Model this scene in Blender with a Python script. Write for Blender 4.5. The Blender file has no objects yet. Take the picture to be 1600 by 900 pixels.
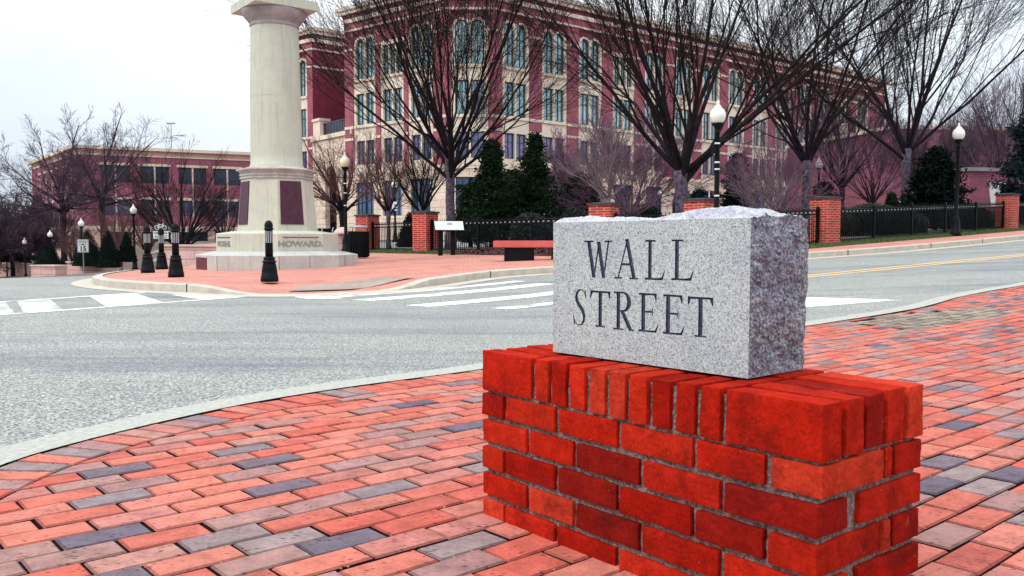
import bpy, bmesh, math, random
from math import sin, cos, pi, radians, atan2, hypot, exp, log
from mathutils import Vector, Matrix, noise
from mathutils.geometry import delaunay_2d_cdt, tessellate_polygon
R = random.Random(7)
SC = bpy.context.scene
COL = SC.collection
F = 1360.0                      # focal length in photo pixels (photo is 1600 wide)
PIT = 0.065
EYE = 0.69

# ------------------------------------------------------------------ terrain
def sp(x, k):
    t = x / k
    return x if t > 30 else k * log(1 + exp(t))
def sst(a, b, x):
    t = min(1, max(0, (x - a) / (b - a)))
    return t * t * (3 - 2 * t)
def SN(x, y): return .764 * x + .645 * y, .645 * x - .764 * y
def XY(s, n): return .764 * s + .645 * n, .645 * s - .764 * n
def gz(x, y):
    s, n = SN(x, y)
    z = .042 * sp(min(s, 70) - 8.3, 1.2)
    w = sst(-16, -36, n)
    cap = .66 + .012 * (min(s, 90) - 24)
    if s > 24: z = z * (1 - w) + cap * w
    n0 = -23.5 - 6.5 * sst(8, 16, s)
    wd = 1 - sst(16, 28, s)
    d = .055 * sp(-(n - n0), 1.2)
    return z - min(d, 3.6) * wd
def at(px, d): return ((px - 800) / F * d, d)

# ------------------------------------------------------------------ materials
MATS = {}
class NT:
    def __init__(s, m):
        s.t = m.node_tree; s.n = s.t.nodes; s.l = s.t.links
    def add(s, typ, **kw):
        nd = s.n.new(typ)
        for k, v in kw.items():
            if k.startswith('i_'):
                key = k[2:]
                key = int(key) if key.isdigit() else key.replace('_', ' ')
                nd.inputs[key].default_value = v
            else: setattr(nd, k, v)
        return nd
    def link(s, a, b): s.l.new(a, b)
def rgba(c): return (c[0], c[1], c[2], 1)
def ramp(nt, fac, stops):
    r = nt.add('ShaderNodeValToRGB')
    e = r.color_ramp.elements
    while len(e) < len(stops): e.new(.5)
    for el, (p, c) in zip(e, stops):
        el.position = p; el.color = rgba(c) if not isinstance(c, (int, float)) else (c, c, c, 1)
    nt.link(fac, r.inputs[0]); return r.outputs[0]
def mixc(nt, a, b, fac, mode='MIX'):
    m = nt.add('ShaderNodeMix', data_type='RGBA', blend_type=mode)
    for sock, v in ((m.inputs[6], a), (m.inputs[7], b), (m.inputs[0], fac)):
        if hasattr(v, 'links'): nt.link(v, sock)
        else: sock.default_value = v if isinstance(v, (int, float)) else rgba(v)
    return m.outputs[2]
def tnoise(nt, co, scale, detail=4, rough=.6, dist=0):
    n = nt.add('ShaderNodeTexNoise', i_Scale=scale, i_Detail=detail, i_Roughness=rough, i_Distortion=dist)
    nt.link(co, n.inputs['Vector']); return n.outputs[0]
def new(name):
    m = bpy.data.materials.new(name); m.use_nodes = True
    nt = NT(m); b = nt.n['Principled BSDF']
    co = nt.add('ShaderNodeTexCoord').outputs['Object']
    MATS[name] = m
    return m, nt, b, co
def mapping(nt, co, rot=0, scale=(1, 1, 1)):
    m = nt.add('ShaderNodeMapping'); m.inputs['Rotation'].default_value = (0, 0, rot); m.inputs['Scale'].default_value = scale
    nt.link(co, m.inputs[0]); return m.outputs[0]
def bump(nt, b, h, strength=.3, dist=.01):
    bp = nt.add('ShaderNodeBump', i_Strength=strength, i_Distance=dist)
    nt.link(h, bp.inputs['Height']); nt.link(bp.outputs[0], b.inputs['Normal'])
def simple(name, c1, c2=None, scale=8, rough=.7, bmp=0, bscale=40, metal=0, spec=.4, lo=.35, hi=.65, bdist=.01):
    m, nt, b, co = new(name)
    c2 = c2 or tuple(x * .7 for x in c1)
    c = ramp(nt, tnoise(nt, co, scale, 6), [(lo, c1), (hi, c2)])
    nt.link(c, b.inputs['Base Color'])
    b.inputs['Roughness'].default_value = rough; b.inputs['Metallic'].default_value = metal
    b.inputs['Specular IOR Level'].default_value = spec
    if bmp: bump(nt, b, tnoise(nt, co, bscale, 5), bmp, bdist)
    return m

def m_asphalt():
    m, nt, b, co = new('asphalt')
    g = tnoise(nt, co, 66, 3, .8)
    c = ramp(nt, g, [(.37, (.045, .047, .06)), (.46, (.20, .21, .20)), (.52, (.31, .32, .29)), (.62, (.62, .62, .55))])
    st = mapping(nt, co, -atan2(.645, .764), (.09, .62, 1))
    streak = ramp(nt, tnoise(nt, st, 1.5, 9, .72), [(.50, 0.), (.66, 1.)])
    c = mixc(nt, c, (.13, .14, .175), nt_mul(nt, streak, .72))
    c = mixc(nt, c, ramp(nt, tnoise(nt, co, 26, 5, .8), [(.34, (.62, .63, .66)), (.5, (1, 1, 1)), (.68, (1.22, 1.22, 1.2))]), 1.0, 'MULTIPLY')
    big = ramp(nt, tnoise(nt, co, .35, 6, .7), [(.3, (.70, .72, .75)), (.7, (1.0, .995, .96))])
    c = mixc(nt, c, big, 1.0, 'MULTIPLY')
    # hairline cracks
    v = nt.add('ShaderNodeTexVoronoi', feature='DISTANCE_TO_EDGE', i_Scale=.55)
    dn = nt.add('ShaderNodeVectorMath', operation='ADD')
    nn = nt.add('ShaderNodeTexNoise', i_Scale=2.2, i_Detail=5); nt.link(co, nn.inputs[0])
    nt.link(co, dn.inputs[0]); nt.link(nn.outputs[1], dn.inputs[1]); nt.link(dn.outputs[0], v.inputs['Vector'])
    cr = ramp(nt, v.outputs['Distance'], [(.0, 1.), (.006, 0.)])
    c = mixc(nt, c, (.12, .12, .13), nt_mul(nt, cr, .45))
    nt.link(c, b.inputs['Base Color']); b.inputs['Roughness'].default_value = .85
    bump(nt, b, g, .5, .012)
    return m
def nt_mul(nt, a, k):
    x = nt.add('ShaderNodeMath', operation='MULTIPLY'); nt.link(a, x.inputs[0]); x.inputs[1].default_value = k
    return x.outputs[0]
def m_paint(name, col, wear):
    m, nt, b, co = new(name)
    g = tnoise(nt, co, 95, 3, .75)
    a = ramp(nt, g, [(.36, (.10, .10, .115)), (.6, (.46, .47, .43))])
    w = nt.add('ShaderNodeMath', operation='ADD')
    nt.link(nt_mul(nt, tnoise(nt, co, 2.2, 6, .7), .8), w.inputs[0]); nt.link(nt_mul(nt, g, .35), w.inputs[1])
    f = ramp(nt, w.outputs[0], [(wear, 1.), (wear + .1, 0.)])
    c = mixc(nt, a, col, f)
    nt.link(c, b.inputs['Base Color']); b.inputs['Roughness'].default_value = .7
    bump(nt, b, g, .3, .008)
    return m
def m_vcol(name, rough=.8, speck=None, sscale=120, bmp=.25, bscale=90, blot=.25, bdist=.004, pits=None, spec=.12):
    m, nt, b, co = new(name)
    a = nt.add('ShaderNodeAttribute', attribute_name='Col').outputs[0]
    n1 = ramp(nt, tnoise(nt, co, 14, 6, .7), [(.3, (1 - blot,) * 3), (.7, (1 + blot,) * 3)])
    c = mixc(nt, a, n1, 1.0, 'MULTIPLY')
    fine = tnoise(nt, co, bscale, 5, .7)
    c = mixc(nt, c, ramp(nt, fine, [(.3, (.8,) * 3), (.7, (1.15,) * 3)]), 1.0, 'MULTIPLY')
    if speck:
        v = nt.add('ShaderNodeTexVoronoi', i_Scale=sscale, i_Randomness=1); nt.link(co, v.inputs['Vector'])
        f = ramp(nt, v.outputs['Distance'], [(.07, 1.), (.12, 0.)])
        c = mixc(nt, c, speck, nt_mul(nt, f, .8))
    if pits:
        v = nt.add('ShaderNodeTexVoronoi', i_Scale=pits, i_Randomness=1)
        st = mapping(nt, co, -radians(41), (.55, 1.6, 1)); nt.link(st, v.inputs['Vector'])
        msk = ramp(nt, tnoise(nt, co, 9, 2), [(.42, 0.), (.56, 1.)])
        f = ramp(nt, v.outputs['Distance'], [(.17, 1.), (.26, 0.)])
        mm = nt.add('ShaderNodeMath', operation='MULTIPLY'); nt.link(f, mm.inputs[0]); nt.link(msk, mm.inputs[1])
        c = mixc(nt, c, (.035, .015, .018), nt_mul(nt, mm.outputs[0], .9))
    nt.link(c, b.inputs['Base Color']); b.inputs['Roughness'].default_value = rough
    b.inputs['Specular IOR Level'].default_value = spec
    bump(nt, b, fine, bmp, bdist)
    return m
def m_brickwall(name, c1, c2, mort, rot=0, bw=.2, bh=.068, vert=True, rough=.85, msize=.010):
    """brick texture; vertical walls map (horizontal distance, height)"""
    m, nt, b, co = new(name)
    if vert:
        geo = nt.add('ShaderNodeNewGeometry')
        sx = nt.add('ShaderNodeSeparateXYZ'); nt.link(co, sx.inputs[0])
        nx = nt.add('ShaderNodeSeparateXYZ'); nt.link(geo.outputs['True Normal'], nx.inputs[0])
        # tangent distance along the wall = x*(-ny)+y*nx  (world-aligned objects)
        a1 = nt.add('ShaderNodeMath', operation='MULTIPLY'); nt.link(sx.outputs[1], a1.inputs[0]); nt.link(nx.outputs[0], a1.inputs[1])
        a2 = nt.add('ShaderNodeMath', operation='MULTIPLY'); nt.link(sx.outputs[0], a2.inputs[0]); nt.link(nx.outputs[1], a2.inputs[1])
        a3 = nt.add('ShaderNodeMath', operation='SUBTRACT'); nt.link(a1.outputs[0], a3.inputs[0]); nt.link(a2.outputs[0], a3.inputs[1])
        cb = nt.add('ShaderNodeCombineXYZ'); nt.link(a3.outputs[0], cb.inputs[0]); nt.link(sx.outputs[2], cb.inputs[1])
        vec = cb.outputs[0]
    else: vec = mapping(nt, co, rot)
    br = nt.add('ShaderNodeTexBrick', i_Color1=rgba(c1), i_Color2=rgba(c2), i_Mortar=rgba(mort), i_Scale=1.0)
    br.inputs['Mortar Size'].default_value = msize; br.inputs['Brick Width'].default_value = bw
    br.inputs['Row Height'].default_value = bh; br.inputs['Bias'].default_value = -.1
    nt.link(vec, br.inputs['Vector'])
    n1 = ramp(nt, tnoise(nt, co, 1.2, 6, .7), [(.3, (.78,) * 3), (.7, (1.15,) * 3)])
    c = mixc(nt, br.outputs[0], n1, 1.0, 'MULTIPLY')
    nt.link(c, b.inputs['Base Color']); b.inputs['Roughness'].default_value = rough
    b.inputs['Specular IOR Level'].default_value = .25
    return m
def m_granite(name, base, dark, light, scale=190, stain=.2, rough=.55, bmp=.2):
    m, nt, b, co = new(name)
    n1 = tnoise(nt, co, scale, 3, .7)
    c = ramp(nt, n1, [(.36, dark), (.47, base), (.6, light)])
    n2 = ramp(nt, tnoise(nt, co, 7, 5), [(.3, (1 - stain, 1 - stain, 1 - stain * .7)), (.7, (1.05,) * 3)])
    c = mixc(nt, c, n2, 1., 'MULTIPLY')
    nt.link(c, b.inputs['Base Color']); b.inputs['Roughness'].default_value = rough
    bump(nt, b, n1, bmp, .002)
    return m
def m_glass(name, c, rough=.1, metal=.55):
    m, nt, b, co = new(name)
    cc = ramp(nt, tnoise(nt, co, .42, 6, .75), [(.30, tuple(x * .35 for x in c)), (.52, tuple(x * .8 for x in c)), (.68, tuple(min(1, x * 1.15) for x in c))])
    nt.link(cc, b.inputs['Base Color']); b.inputs['Roughness'].default_value = rough
    b.inputs['Metallic'].default_value = metal
    bump(nt, b, tnoise(nt, co, .9, 2), .06, .1)
    return m

m_asphalt()
m_paint('white_paint', (.80, .80, .78), .575)
m_paint('worn_paint', (.80, .80, .78), .50)
m_paint('yellow_paint', (.75, .46, .16), .62)
m_vcol('paver', .8, bmp=.55, bscale=110, blot=.3, bdist=.004, pits=62)
def m_plinth():
    m, nt, b, co = new('plinth_brick')
    a = nt.add('ShaderNodeAttribute', attribute_name='Col').outputs[0]
    c = mixc(nt, a, ramp(nt, tnoise(nt, co, 16, 7, .75), [(.28, (.55, .5, .5)), (.55, (1., 1., 1.)), (.75, (1.35, 1.5, 1.5))]), 1., 'MULTIPLY')
    soot = ramp(nt, tnoise(nt, co, 5.5, 6, .7, .6), [(.52, 0.), (.72, 1.)])
    c = mixc(nt, c, (.055, .006, .006), nt_mul(nt, soot, .75))
    eff = ramp(nt, tnoise(nt, co, 9, 8, .8, 1.2), [(.64, 0.), (.76, 1.)])
    c = mixc(nt, c, (.50, .17, .12), nt_mul(nt, eff, .55))
    fine = tnoise(nt, co, 120, 5, .75)
    c = mixc(nt, c, ramp(nt, fine, [(.3, (.7,) * 3), (.7, (1.2,) * 3)]), 1., 'MULTIPLY')
    v = nt.add('ShaderNodeTexVoronoi', i_Scale=70, i_Randomness=1); nt.link(co, v.inputs['Vector'])
    msk = ramp(nt, tnoise(nt, co, 22, 3), [(.50, 0.), (.62, 1.)])
    mm = nt.add('ShaderNodeMath', operation='MULTIPLY'); nt.link(ramp(nt, v.outputs['Distance'], [(.05, 1.), (.10, 0.)]), mm.inputs[0]); nt.link(msk, mm.inputs[1])
    c = mixc(nt, c, (.55, .33, .28), nt_mul(nt, mm.outputs[0], .6))
    nt.link(c, b.inputs['Base Color']); b.inputs['Roughness'].default_value = .92; b.inputs['Specular IOR Level'].default_value = .06
    h = nt.add('ShaderNodeMath', operation='ADD'); nt.link(fine, h.inputs[0]); nt.link(nt_mul(nt, tnoise(nt, co, 34, 5, .7), 1.6), h.inputs[1])
    bump(nt, b, h.outputs[0], .75, .004)
m_plinth()
simple('joint_sand', (.06, .018, .02), (.02, .012, .014), 30, .95)
simple('mortar', (.34, .275, .25), (.085, .06, .055), 110, .95, 1, 190, bdist=.008, spec=.1)
m_brickwall('plaza_brick', (.56, .24, .18), (.46, .19, .15), (.36, .16, .13), -.05, .21, .105, False, msize=.008)
m_brickwall('cobble', (.40, .32, .26), (.33, .27, .23), (.24, .18, .16), .87, .10, .10, False, msize=.014)
simple('concrete_kerb', (.52, .47, .38), (.40, .36, .31), 5, .85, .35, 70)
simple('kerb_dirty', (.36, .30, .28), (.22, .19, .20), 3, .85, .35, 70)
simple('granite_kerb', (.43, .43, .37), (.29, .29, .27), 40, .85, .4, 120)
simple('crumb', (.42, .30, .22), (.16, .10, .07), 40, .9)
simple('mulch', (.16, .055, .05), (.055, .02, .022), 14, .95, 1, 30, bdist=.04)
simple('soil', (.17, .12, .09), (.08, .05, .045), 1.1, .95, .5, 4, bdist=.04)
simple('turf', (.035, .06, .02), (.06, .075, .025), 4, .95, .8, 40, bdist=.03)
simple('blade', (.05, .10, .025), (.10, .12, .035), 3, .7)
def m_grains():
    m, nt, b, co = new('granite_face')
    def cells(sc):
        v = nt.add('ShaderNodeTexVoronoi', i_Scale=sc, i_Randomness=1); nt.link(co, v.inputs['Vector'])
        x = nt.add('ShaderNodeSeparateColor'); nt.link(v.outputs['Color'], x.inputs[0]); return x.outputs[0]
    c = ramp(nt, cells(480), [(0., (.11, .12, .145)), (.12, (.20, .22, .24)), (.2, (.34, .37, .37)), (.6, (.42, .455, .445)), (1., (.53, .56, .54))])
    c2 = ramp(nt, cells(250), [(0., (.66, .68, .73)), (.12, (.92, .94, .96)), (.5, (1., 1., 1.)), (1., (1.12, 1.13, 1.1))])
    c = mixc(nt, c, c2, 1., 'MULTIPLY')
    c = mixc(nt, c, ramp(nt, tnoise(nt, co, 6, 6, .65), [(.3, (.84, .85, .92)), (.7, (1.06, 1.07, 1.04))]), 1., 'MULTIPLY')
    nt.link(c, b.inputs['Base Color']); b.inputs['Roughness'].default_value = .6; b.inputs['Specular IOR Level'].default_value = .3
    bump(nt, b, tnoise(nt, co, 240, 3, .7), .2, .0015)
m_grains()
def m_rock(name, dark, mid, light, bdist):
    m, nt, b, co = new(name)
    n1 = tnoise(nt, co, 170, 4, .75); n2 = tnoise(nt, co, 42, 6, .75, .8)
    c = ramp(nt, n1, [(.36, dark), (.49, mid), (.62, light)])
    c = mixc(nt, c, ramp(nt, tnoise(nt, co, 8, 4), [(.35, (.78, .76, .90)), (.65, (1.05, 1.08, 1.1))]), 1., 'MULTIPLY')
    nt.link(c, b.inputs['Base Color']); b.inputs['Roughness'].default_value = .6; b.inputs['Specular IOR Level'].default_value = .4
    h = nt.add('ShaderNodeMath', operation='ADD'); nt.link(nt_mul(nt, n1, .35), h.inputs[0]); nt.link(n2, h.inputs[1])
    bump(nt, b, h.outputs[0], 1., bdist)
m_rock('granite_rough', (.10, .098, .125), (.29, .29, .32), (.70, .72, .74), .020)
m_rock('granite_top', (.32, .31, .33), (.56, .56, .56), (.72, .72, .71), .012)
# .75, .9)
#m_granite('granite_top', (.42, .42, .42), (.17, .16, .19), (.58, .58, .57), 150, .35, .75, .9)
simple('letter_paint', (.05, .06, .105), (.018, .023, .048), 110, .7, .4, 200, bdist=.003)
def m_weathered(name, c1, c2, stain):
    m, nt, b, co = new(name)
    c = ramp(nt, tnoise(nt, co, 2.6, 7, .7), [(.3, c1), (.75, c2)])
    st = mapping(nt, co, 0, (5, 5, .35))
    c = mixc(nt, c, stain, nt_mul(nt, ramp(nt, tnoise(nt, st, 1.6, 6, .7), [(.52, 0.), (.75, 1.)]), .55))
    c = mixc(nt, c, stain, nt_mul(nt, ramp(nt, tnoise(nt, co, 9, 6, .8), [(.60, 0.), (.74, 1.)]), .5))
    fine = tnoise(nt, co, 70, 4, .7)
    c = mixc(nt, c, ramp(nt, fine, [(.3, (.86,) * 3), (.7, (1.1,) * 3)]), 1., 'MULTIPLY')
    nt.link(c, b.inputs['Base Color']); b.inputs['Roughness'].default_value = .9; b.inputs['Specular IOR Level'].default_value = .2
    bump(nt, b, fine, .4, .012)
m_weathered('monument_stone', (.56, .555, .45), (.47, .46, .385), (.25, .235, .22))
simple('letter_shade_stone', (.30, .28, .25), (.22, .20, .19), 12, .9)  # darker tone puts the shadow of the raised letters into their colour
simple('cornice_stone', (.47, .44, .39), (.32, .29, .28), 4, .85, .3, 50)
m_weathered('monument_step', (.54, .53, .47), (.38, .37, .37), (.20, .19, .20))
simple('capital_stone', (.40, .355, .35), (.24, .205, .225), 2.5, .85, .3, 50)
simple('bronze', (.085, .022, .04), (.05, .014, .03), 9, .5, .35, 25, .35)
simple('red_plaque', (.15, .02, .03), (.08, .012, .02), 7, .5, .3, 40, .2)
simple('black_iron', (.0028, .0032, .004), (.005, .0065, .009), 6, .5, .1, 60, .0, .11)
simple('pale_slot', (.52, .54, .55), (.38, .40, .42), 20, .5)
simple('globe', (.80, .80, .74), (.74, .74, .68), 6, .25, spec=.5)
simple('globe_warm', (.80, .70, .50), (.72, .62, .44), 6, .25, spec=.5)
m_brickwall('pier_brick', (.50, .045, .03), (.25, .022, .02), (.50, .26, .20), bw=.2, bh=.068, msize=.009)
simple('pier_cap', (.05, .05, .05), (.025, .025, .03), 6, .8)
simple('bench_red', (.60, .12, .11), (.50, .09, .085), 3, .7, .2, 40)
simple('panel_white', (.62, .66, .60), (.52, .57, .52), 4, .35)
simple('sign_white', (.76, .77, .76), (.70, .71, .70), 4, .5)
simple('sign_black', (.012, .012, .014), (.02, .02, .022), 8, .5)
simple('sign_metal', (.35, .36, .38), (.25, .26, .28), 8, .45, metal=.6)
m_brickwall('office_brick', (.34, .085, .118), (.28, .068, .10), (.38, .16, .17), bw=.4, bh=.14, msize=.012)
m_brickwall('office_brick_dark', (.19, .026, .05), (.155, .022, .045), (.15, .04, .05), bw=.4, bh=.14, msize=.012)
m_brickwall('lilac_brick', (.34, .07, .16), (.27, .05, .12), (.31, .10, .16), bw=.4, bh=.14, msize=.012)
m_brickwall('left_brick', (.34, .10, .15), (.285, .082, .13), (.34, .14, .17), bw=.4, bh=.14, msize=.012)
m_brickwall('far_brick', (.27, .075, .115), (.19, .062, .105), (.24, .10, .13), bw=.4, bh=.14, msize=.012)
m_brickwall('cream_stone', (.76, .60, .47), (.70, .55, .44), (.42, .31, .26), bw=1.3, bh=.6, msize=.022)
simple('cream_trim', (.78, .66, .53), (.70, .57, .46), 1.2, .8)
simple('peach_stucco', (.66, .44, .38), (.56, .36, .32), .6, .85)
m_brickwall('garden_stone', (.58, .38, .33), (.52, .34, .30), (.26, .15, .14), bw=1.2, bh=.36, msize=.016)
m_glass('teal_glass', (.36, .53, .57), .12, .75)
m_glass('blue_glass', (.13, .20, .36))
m_glass('violet_glass', (.22, .21, .38))
m_glass('dark_glass', (.045, .05, .085), .12, .3)
simple('teal_frame', (.012, .05, .06), (.01, .035, .045), 5, .4)
simple('roof_grey', (.25, .24, .25), (.2, .19, .2), 1, .9)
simple('bark_grey', (.14, .10, .145), (.03, .022, .036), 9, .95, .9, 25, bdist=.03)
simple('bark_dark', (.026, .019, .025), (.011, .008, .012), 7, .95, .6, 25, bdist=.02, spec=.1)
simple('twig_dark', (.024, .017, .018), (.012, .009, .010), 3, .9, spec=.1)
simple('twig_violet', (.085, .052, .074), (.042, .027, .040), 2, .9, spec=.1)
simple('twig_pink', (.26, .14, .20), (.14, .08, .12), 2, .9, spec=.1)
simple('twig_pale', (.26, .20, .21), (.13, .09, .11), 3, .9)
simple('twig_brown', (.14, .06, .055), (.08, .035, .04), 2, .9)
simple('trunk_pale', (.36, .23, .22), (.18, .11, .12), 5, .9, .5, 20)
simple('bud', (.30, .29, .20), (.20, .18, .13), 3, .8)
simple('leaf_conifer', (.005, .014, .009), (.022, .050, .018), 1.6, .85, spec=.12)
simple('leaf_dark', (.003, .007, .006), (.007, .014, .010), 2.2, .9, spec=.06)
simple('leaf_holly', (.010, .013, .013), (.045, .052, .05), 9, .6, spec=.2)
simple('leaf_hedge', (.04, .05, .025), (.08, .09, .05), 4, .7)
simple('leaf_blue', (.006, .015, .02), (.014, .028, .034), 2, .85, spec=.12)
simple('red_awning', (.42, .035, .045), (.33, .03, .04), 2, .8)
simple('white_canvas', (.72, .68, .66), (.64, .6, .58), 2, .8)

# ------------------------------------------------------------------ mesh helpers
class MB:
    def __init__(s): s.v = []; s.f = []; s.mi = []; s.col = []; s.cur = 0; s.cc = None
    def face(s, idx): s.f.append(tuple(idx)); s.mi.append(s.cur); s.col.append(s.cc)
    def poly(s, pts):
        b = len(s.v); s.v += [tuple(p) for p in pts]; s.face(range(b, b + len(pts)))
    def box(s, c, d, rz=0, M=None):
        b = len(s.v); hx, hy, hz = d[0] / 2, d[1] / 2, d[2] / 2
        ca, sa = cos(rz), sin(rz)
        for z in (-hz, hz):
            for x, y in ((-hx, -hy), (hx, -hy), (hx, hy), (-hx, hy)):
                p = Vector((c[0] + x * ca - y * sa, c[1] + x * sa + y * ca, c[2] + z))
                s.v.append(tuple(p))
        for q in ((3, 2, 1, 0), (4, 5, 6, 7), (0, 1, 5, 4), (1, 2, 6, 5), (2, 3, 7, 6), (3, 0, 4, 7)): s.face([b + i for i in q])
    def hexa(s, p8):
        b = len(s.v); s.v += [tuple(p) for p in p8]
        for q in ((3, 2, 1, 0), (4, 5, 6, 7), (0, 1, 5, 4), (1, 2, 6, 5), (2, 3, 7, 6), (3, 0, 4, 7)): s.face([b + i for i in q])
    def lathe(s, prof, n=16, c=(0, 0, 0), capb=True, capt=True, ph=0, sx=1, sy=1):
        b = len(s.v)
        for r, z in prof:
            for i in range(n):
                a = 2 * pi * i / n + ph
                s.v.append((c[0] + r * sx * cos(a), c[1] + r * sy * sin(a), c[2] + z))
        for j in range(len(prof) - 1):
            for i in range(n):
                k = (i + 1) % n
                s.face((b + j * n + i, b + j * n + k, b + (j + 1) * n + k, b + (j + 1) * n + i))
        if capb: s.face([b + i for i in range(n - 1, -1, -1)])
        if capt: s.face([b + (len(prof) - 1) * n + i for i in range(n)])
    def tube(s, pts, rad, n=5, cap=False):
        b = len(s.v); up = Vector((.31, .17, .93)); m = len(pts)
        for i, p in enumerate(pts):
            a = pts[min(i + 1, m - 1)] - pts[max(i - 1, 0)]
            if a.length < 1e-9: a = Vector((0, 0, 1))
            a.normalize()
            x = a.cross(up)
            if x.length < 1e-3: x = a.cross(Vector((1, 0, 0)))
            x.normalize(); y = a.cross(x)
            for k in range(n):
                t = 2 * pi * k / n
                q = p + (x * cos(t) + y * sin(t)) * rad[i]
                s.v.append((q.x, q.y, q.z))
        for i in range(m - 1):
            for k in range(n):
                k2 = (k + 1) % n
                s.face((b + i * n + k, b + i * n + k2, b + (i + 1) * n + k2, b + (i + 1) * n + k))
        if cap: s.face([b + (m - 1) * n + k for k in range(n)]); s.face([b + k for k in range(n - 1, -1, -1)])
    def prism(s, poly, z0, z1):
        """vertical prism from a ccw 2D outline (list of xy); z0, z1 numbers or functions"""
        n = len(poly); b = len(s.v)
        s.v += [(x, y, z0) for x, y in poly] + [(x, y, z1) for x, y in poly]
        s.face([b + i for i in range(n - 1, -1, -1)]); s.face([b + n + i for i in range(n)])
        for i in range(n):
            k = (i + 1) % n; s.face((b + i, b + k, b + n + k, b + n + i))
    def build(s, name, mats, parent=None, smooth=False, loc=None, rz=0):
        me = bpy.data.meshes.new(name)
        me.from_pydata(s.v, [], s.f)
        if isinstance(mats, str): mats = [mats]
        for m in mats: me.materials.append(MATS[m])
        if len(mats) > 1: me.polygons.foreach_set('material_index', s.mi)
        if smooth: me.polygons.foreach_set('use_smooth', [True] * len(s.f))
        if any(c is not None for c in s.col):
            at_ = me.color_attributes.new('Col', 'FLOAT_COLOR', 'CORNER')
            buf = []
            for f, c in zip(s.f, s.col): buf += [c[0], c[1], c[2], 1.0] * len(f)
            at_.data.foreach_set('color', buf)
        me.update()
        o = bpy.data.objects.new(name, me); COL.objects.link(o)
        if parent: o.parent = parent
        if loc: o.location = loc
        o.rotation_euler.z = rz
        return o
def tag(o, label=None, cat=None, group=None, kind=None):
    if label: o['label'] = label
    if cat: o['category'] = cat
    if group: o['group'] = group
    if kind: o['kind'] = kind
    return o
def thing(name, label, cat, loc=(0, 0, 0), rz=0, group=None):
    o = bpy.data.objects.new(name, None); COL.objects.link(o)
    o.location = loc; o.rotation_euler.z = rz; o.empty_display_size = .2
    return tag(o, label, cat, group)
def dup(root, loc, rz, label, group=None, scale=1):
    r = root.copy(); COL.objects.link(r); r.location = loc; r.rotation_euler.z = rz; r['label'] = label; r.scale = (scale,) * 3
    if group: r['group'] = group
    for ch in list(root.children):
        c = ch.copy(); COL.objects.link(c); c.parent = r
        for g in ch.children:
            d = g.copy(); COL.objects.link(d); d.parent = c
    return r
def inpoly(x, y, P):
    c = False; j = len(P) - 1
    for i in range(len(P)):
        if (P[i][1] > y) != (P[j][1] > y) and x < (P[j][0] - P[i][0]) * (y - P[i][1]) / (P[j][1] - P[i][1]) + P[i][0]: c = not c
        j = i
    return c
def sheet(name, poly, spacing, dz, mat, label=None, kind='structure', parent=None, zf=None, dense=None):
    """a terrain-following sheet filling an outline"""
    pts = []
    n = len(poly)
    for i in range(n):
        a, b = poly[i], poly[(i + 1) % n]
        L = hypot(b[0] - a[0], b[1] - a[1]); k = max(1, int(L / spacing))
        for j in range(k): pts.append((a[0] + (b[0] - a[0]) * j / k, a[1] + (b[1] - a[1]) * j / k))
    nb = len(pts); edges = [(i, (i + 1) % nb) for i in range(nb)]
    xs = [p[0] for p in pts]; ys = [p[1] for p in pts]
    x = min(xs) + spacing / 2
    while x < max(xs):
        y = min(ys) + spacing / 2
        while y < max(ys):
            if inpoly(x, y, pts): pts.append((x + R.uniform(-.1, .1) * spacing, y + R.uniform(-.1, .1) * spacing))
            y += spacing
        x += spacing
    res = delaunay_2d_cdt([Vector(p) for p in pts], edges, [], 1, 1e-5)
    mb = MB()
    for v in res[0]:
        z = gz(v.x, v.y) + dz + (zf(v.x, v.y) if zf else 0)
        mb.v.append((v.x, v.y, z))
    for f in res[2]:
        cx = sum(res[0][i].x for i in f) / len(f); cy = sum(res[0][i].y for i in f) / len(f)
        a, b_, c_ = res[0][f[0]], res[0][f[1]], res[0][f[2]]
        if (b_ - a).cross(c_ - a) < 0: f = list(reversed(f))
        mb.face(f)
    o = mb.build(name, mat, parent, True)
    if kind: o['kind'] = kind
    if label: o['label'] = label
    return o
def smoothline(P, it=2):
    for _ in range(it):
        Q = [P[0]]
        for a, b in zip(P, P[1:]):
            Q += [(.75 * a[0] + .25 * b[0], .75 * a[1] + .25 * b[1]), (.25 * a[0] + .75 * b[0], .25 * a[1] + .75 * b[1])]
        P = Q + [P[-1]]
    return P
def resample(P, st):
    out = [P[0]]; acc = 0
    for a, b in zip(P, P[1:]):
        L = hypot(b[0] - a[0], b[1] - a[1]); t = st - acc
        while t <= L:
            out.append((a[0] + (b[0] - a[0]) * t / L, a[1] + (b[1] - a[1]) * t / L)); t += st
        acc = (acc + L) % st if t > 0 else acc
        acc = L - (t - st)
    return out
def offset(P, d):
    """shift a polyline to its left by d"""
    out = []
    for i, p in enumerate(P):
        a = P[max(i - 1, 0)]; b = P[min(i + 1, len(P) - 1)]
        dx, dy = b[0] - a[0], b[1] - a[1]; L = hypot(dx, dy) or 1
        out.append((p[0] - dy / L * d, p[1] + dx / L * d))
    return out
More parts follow.
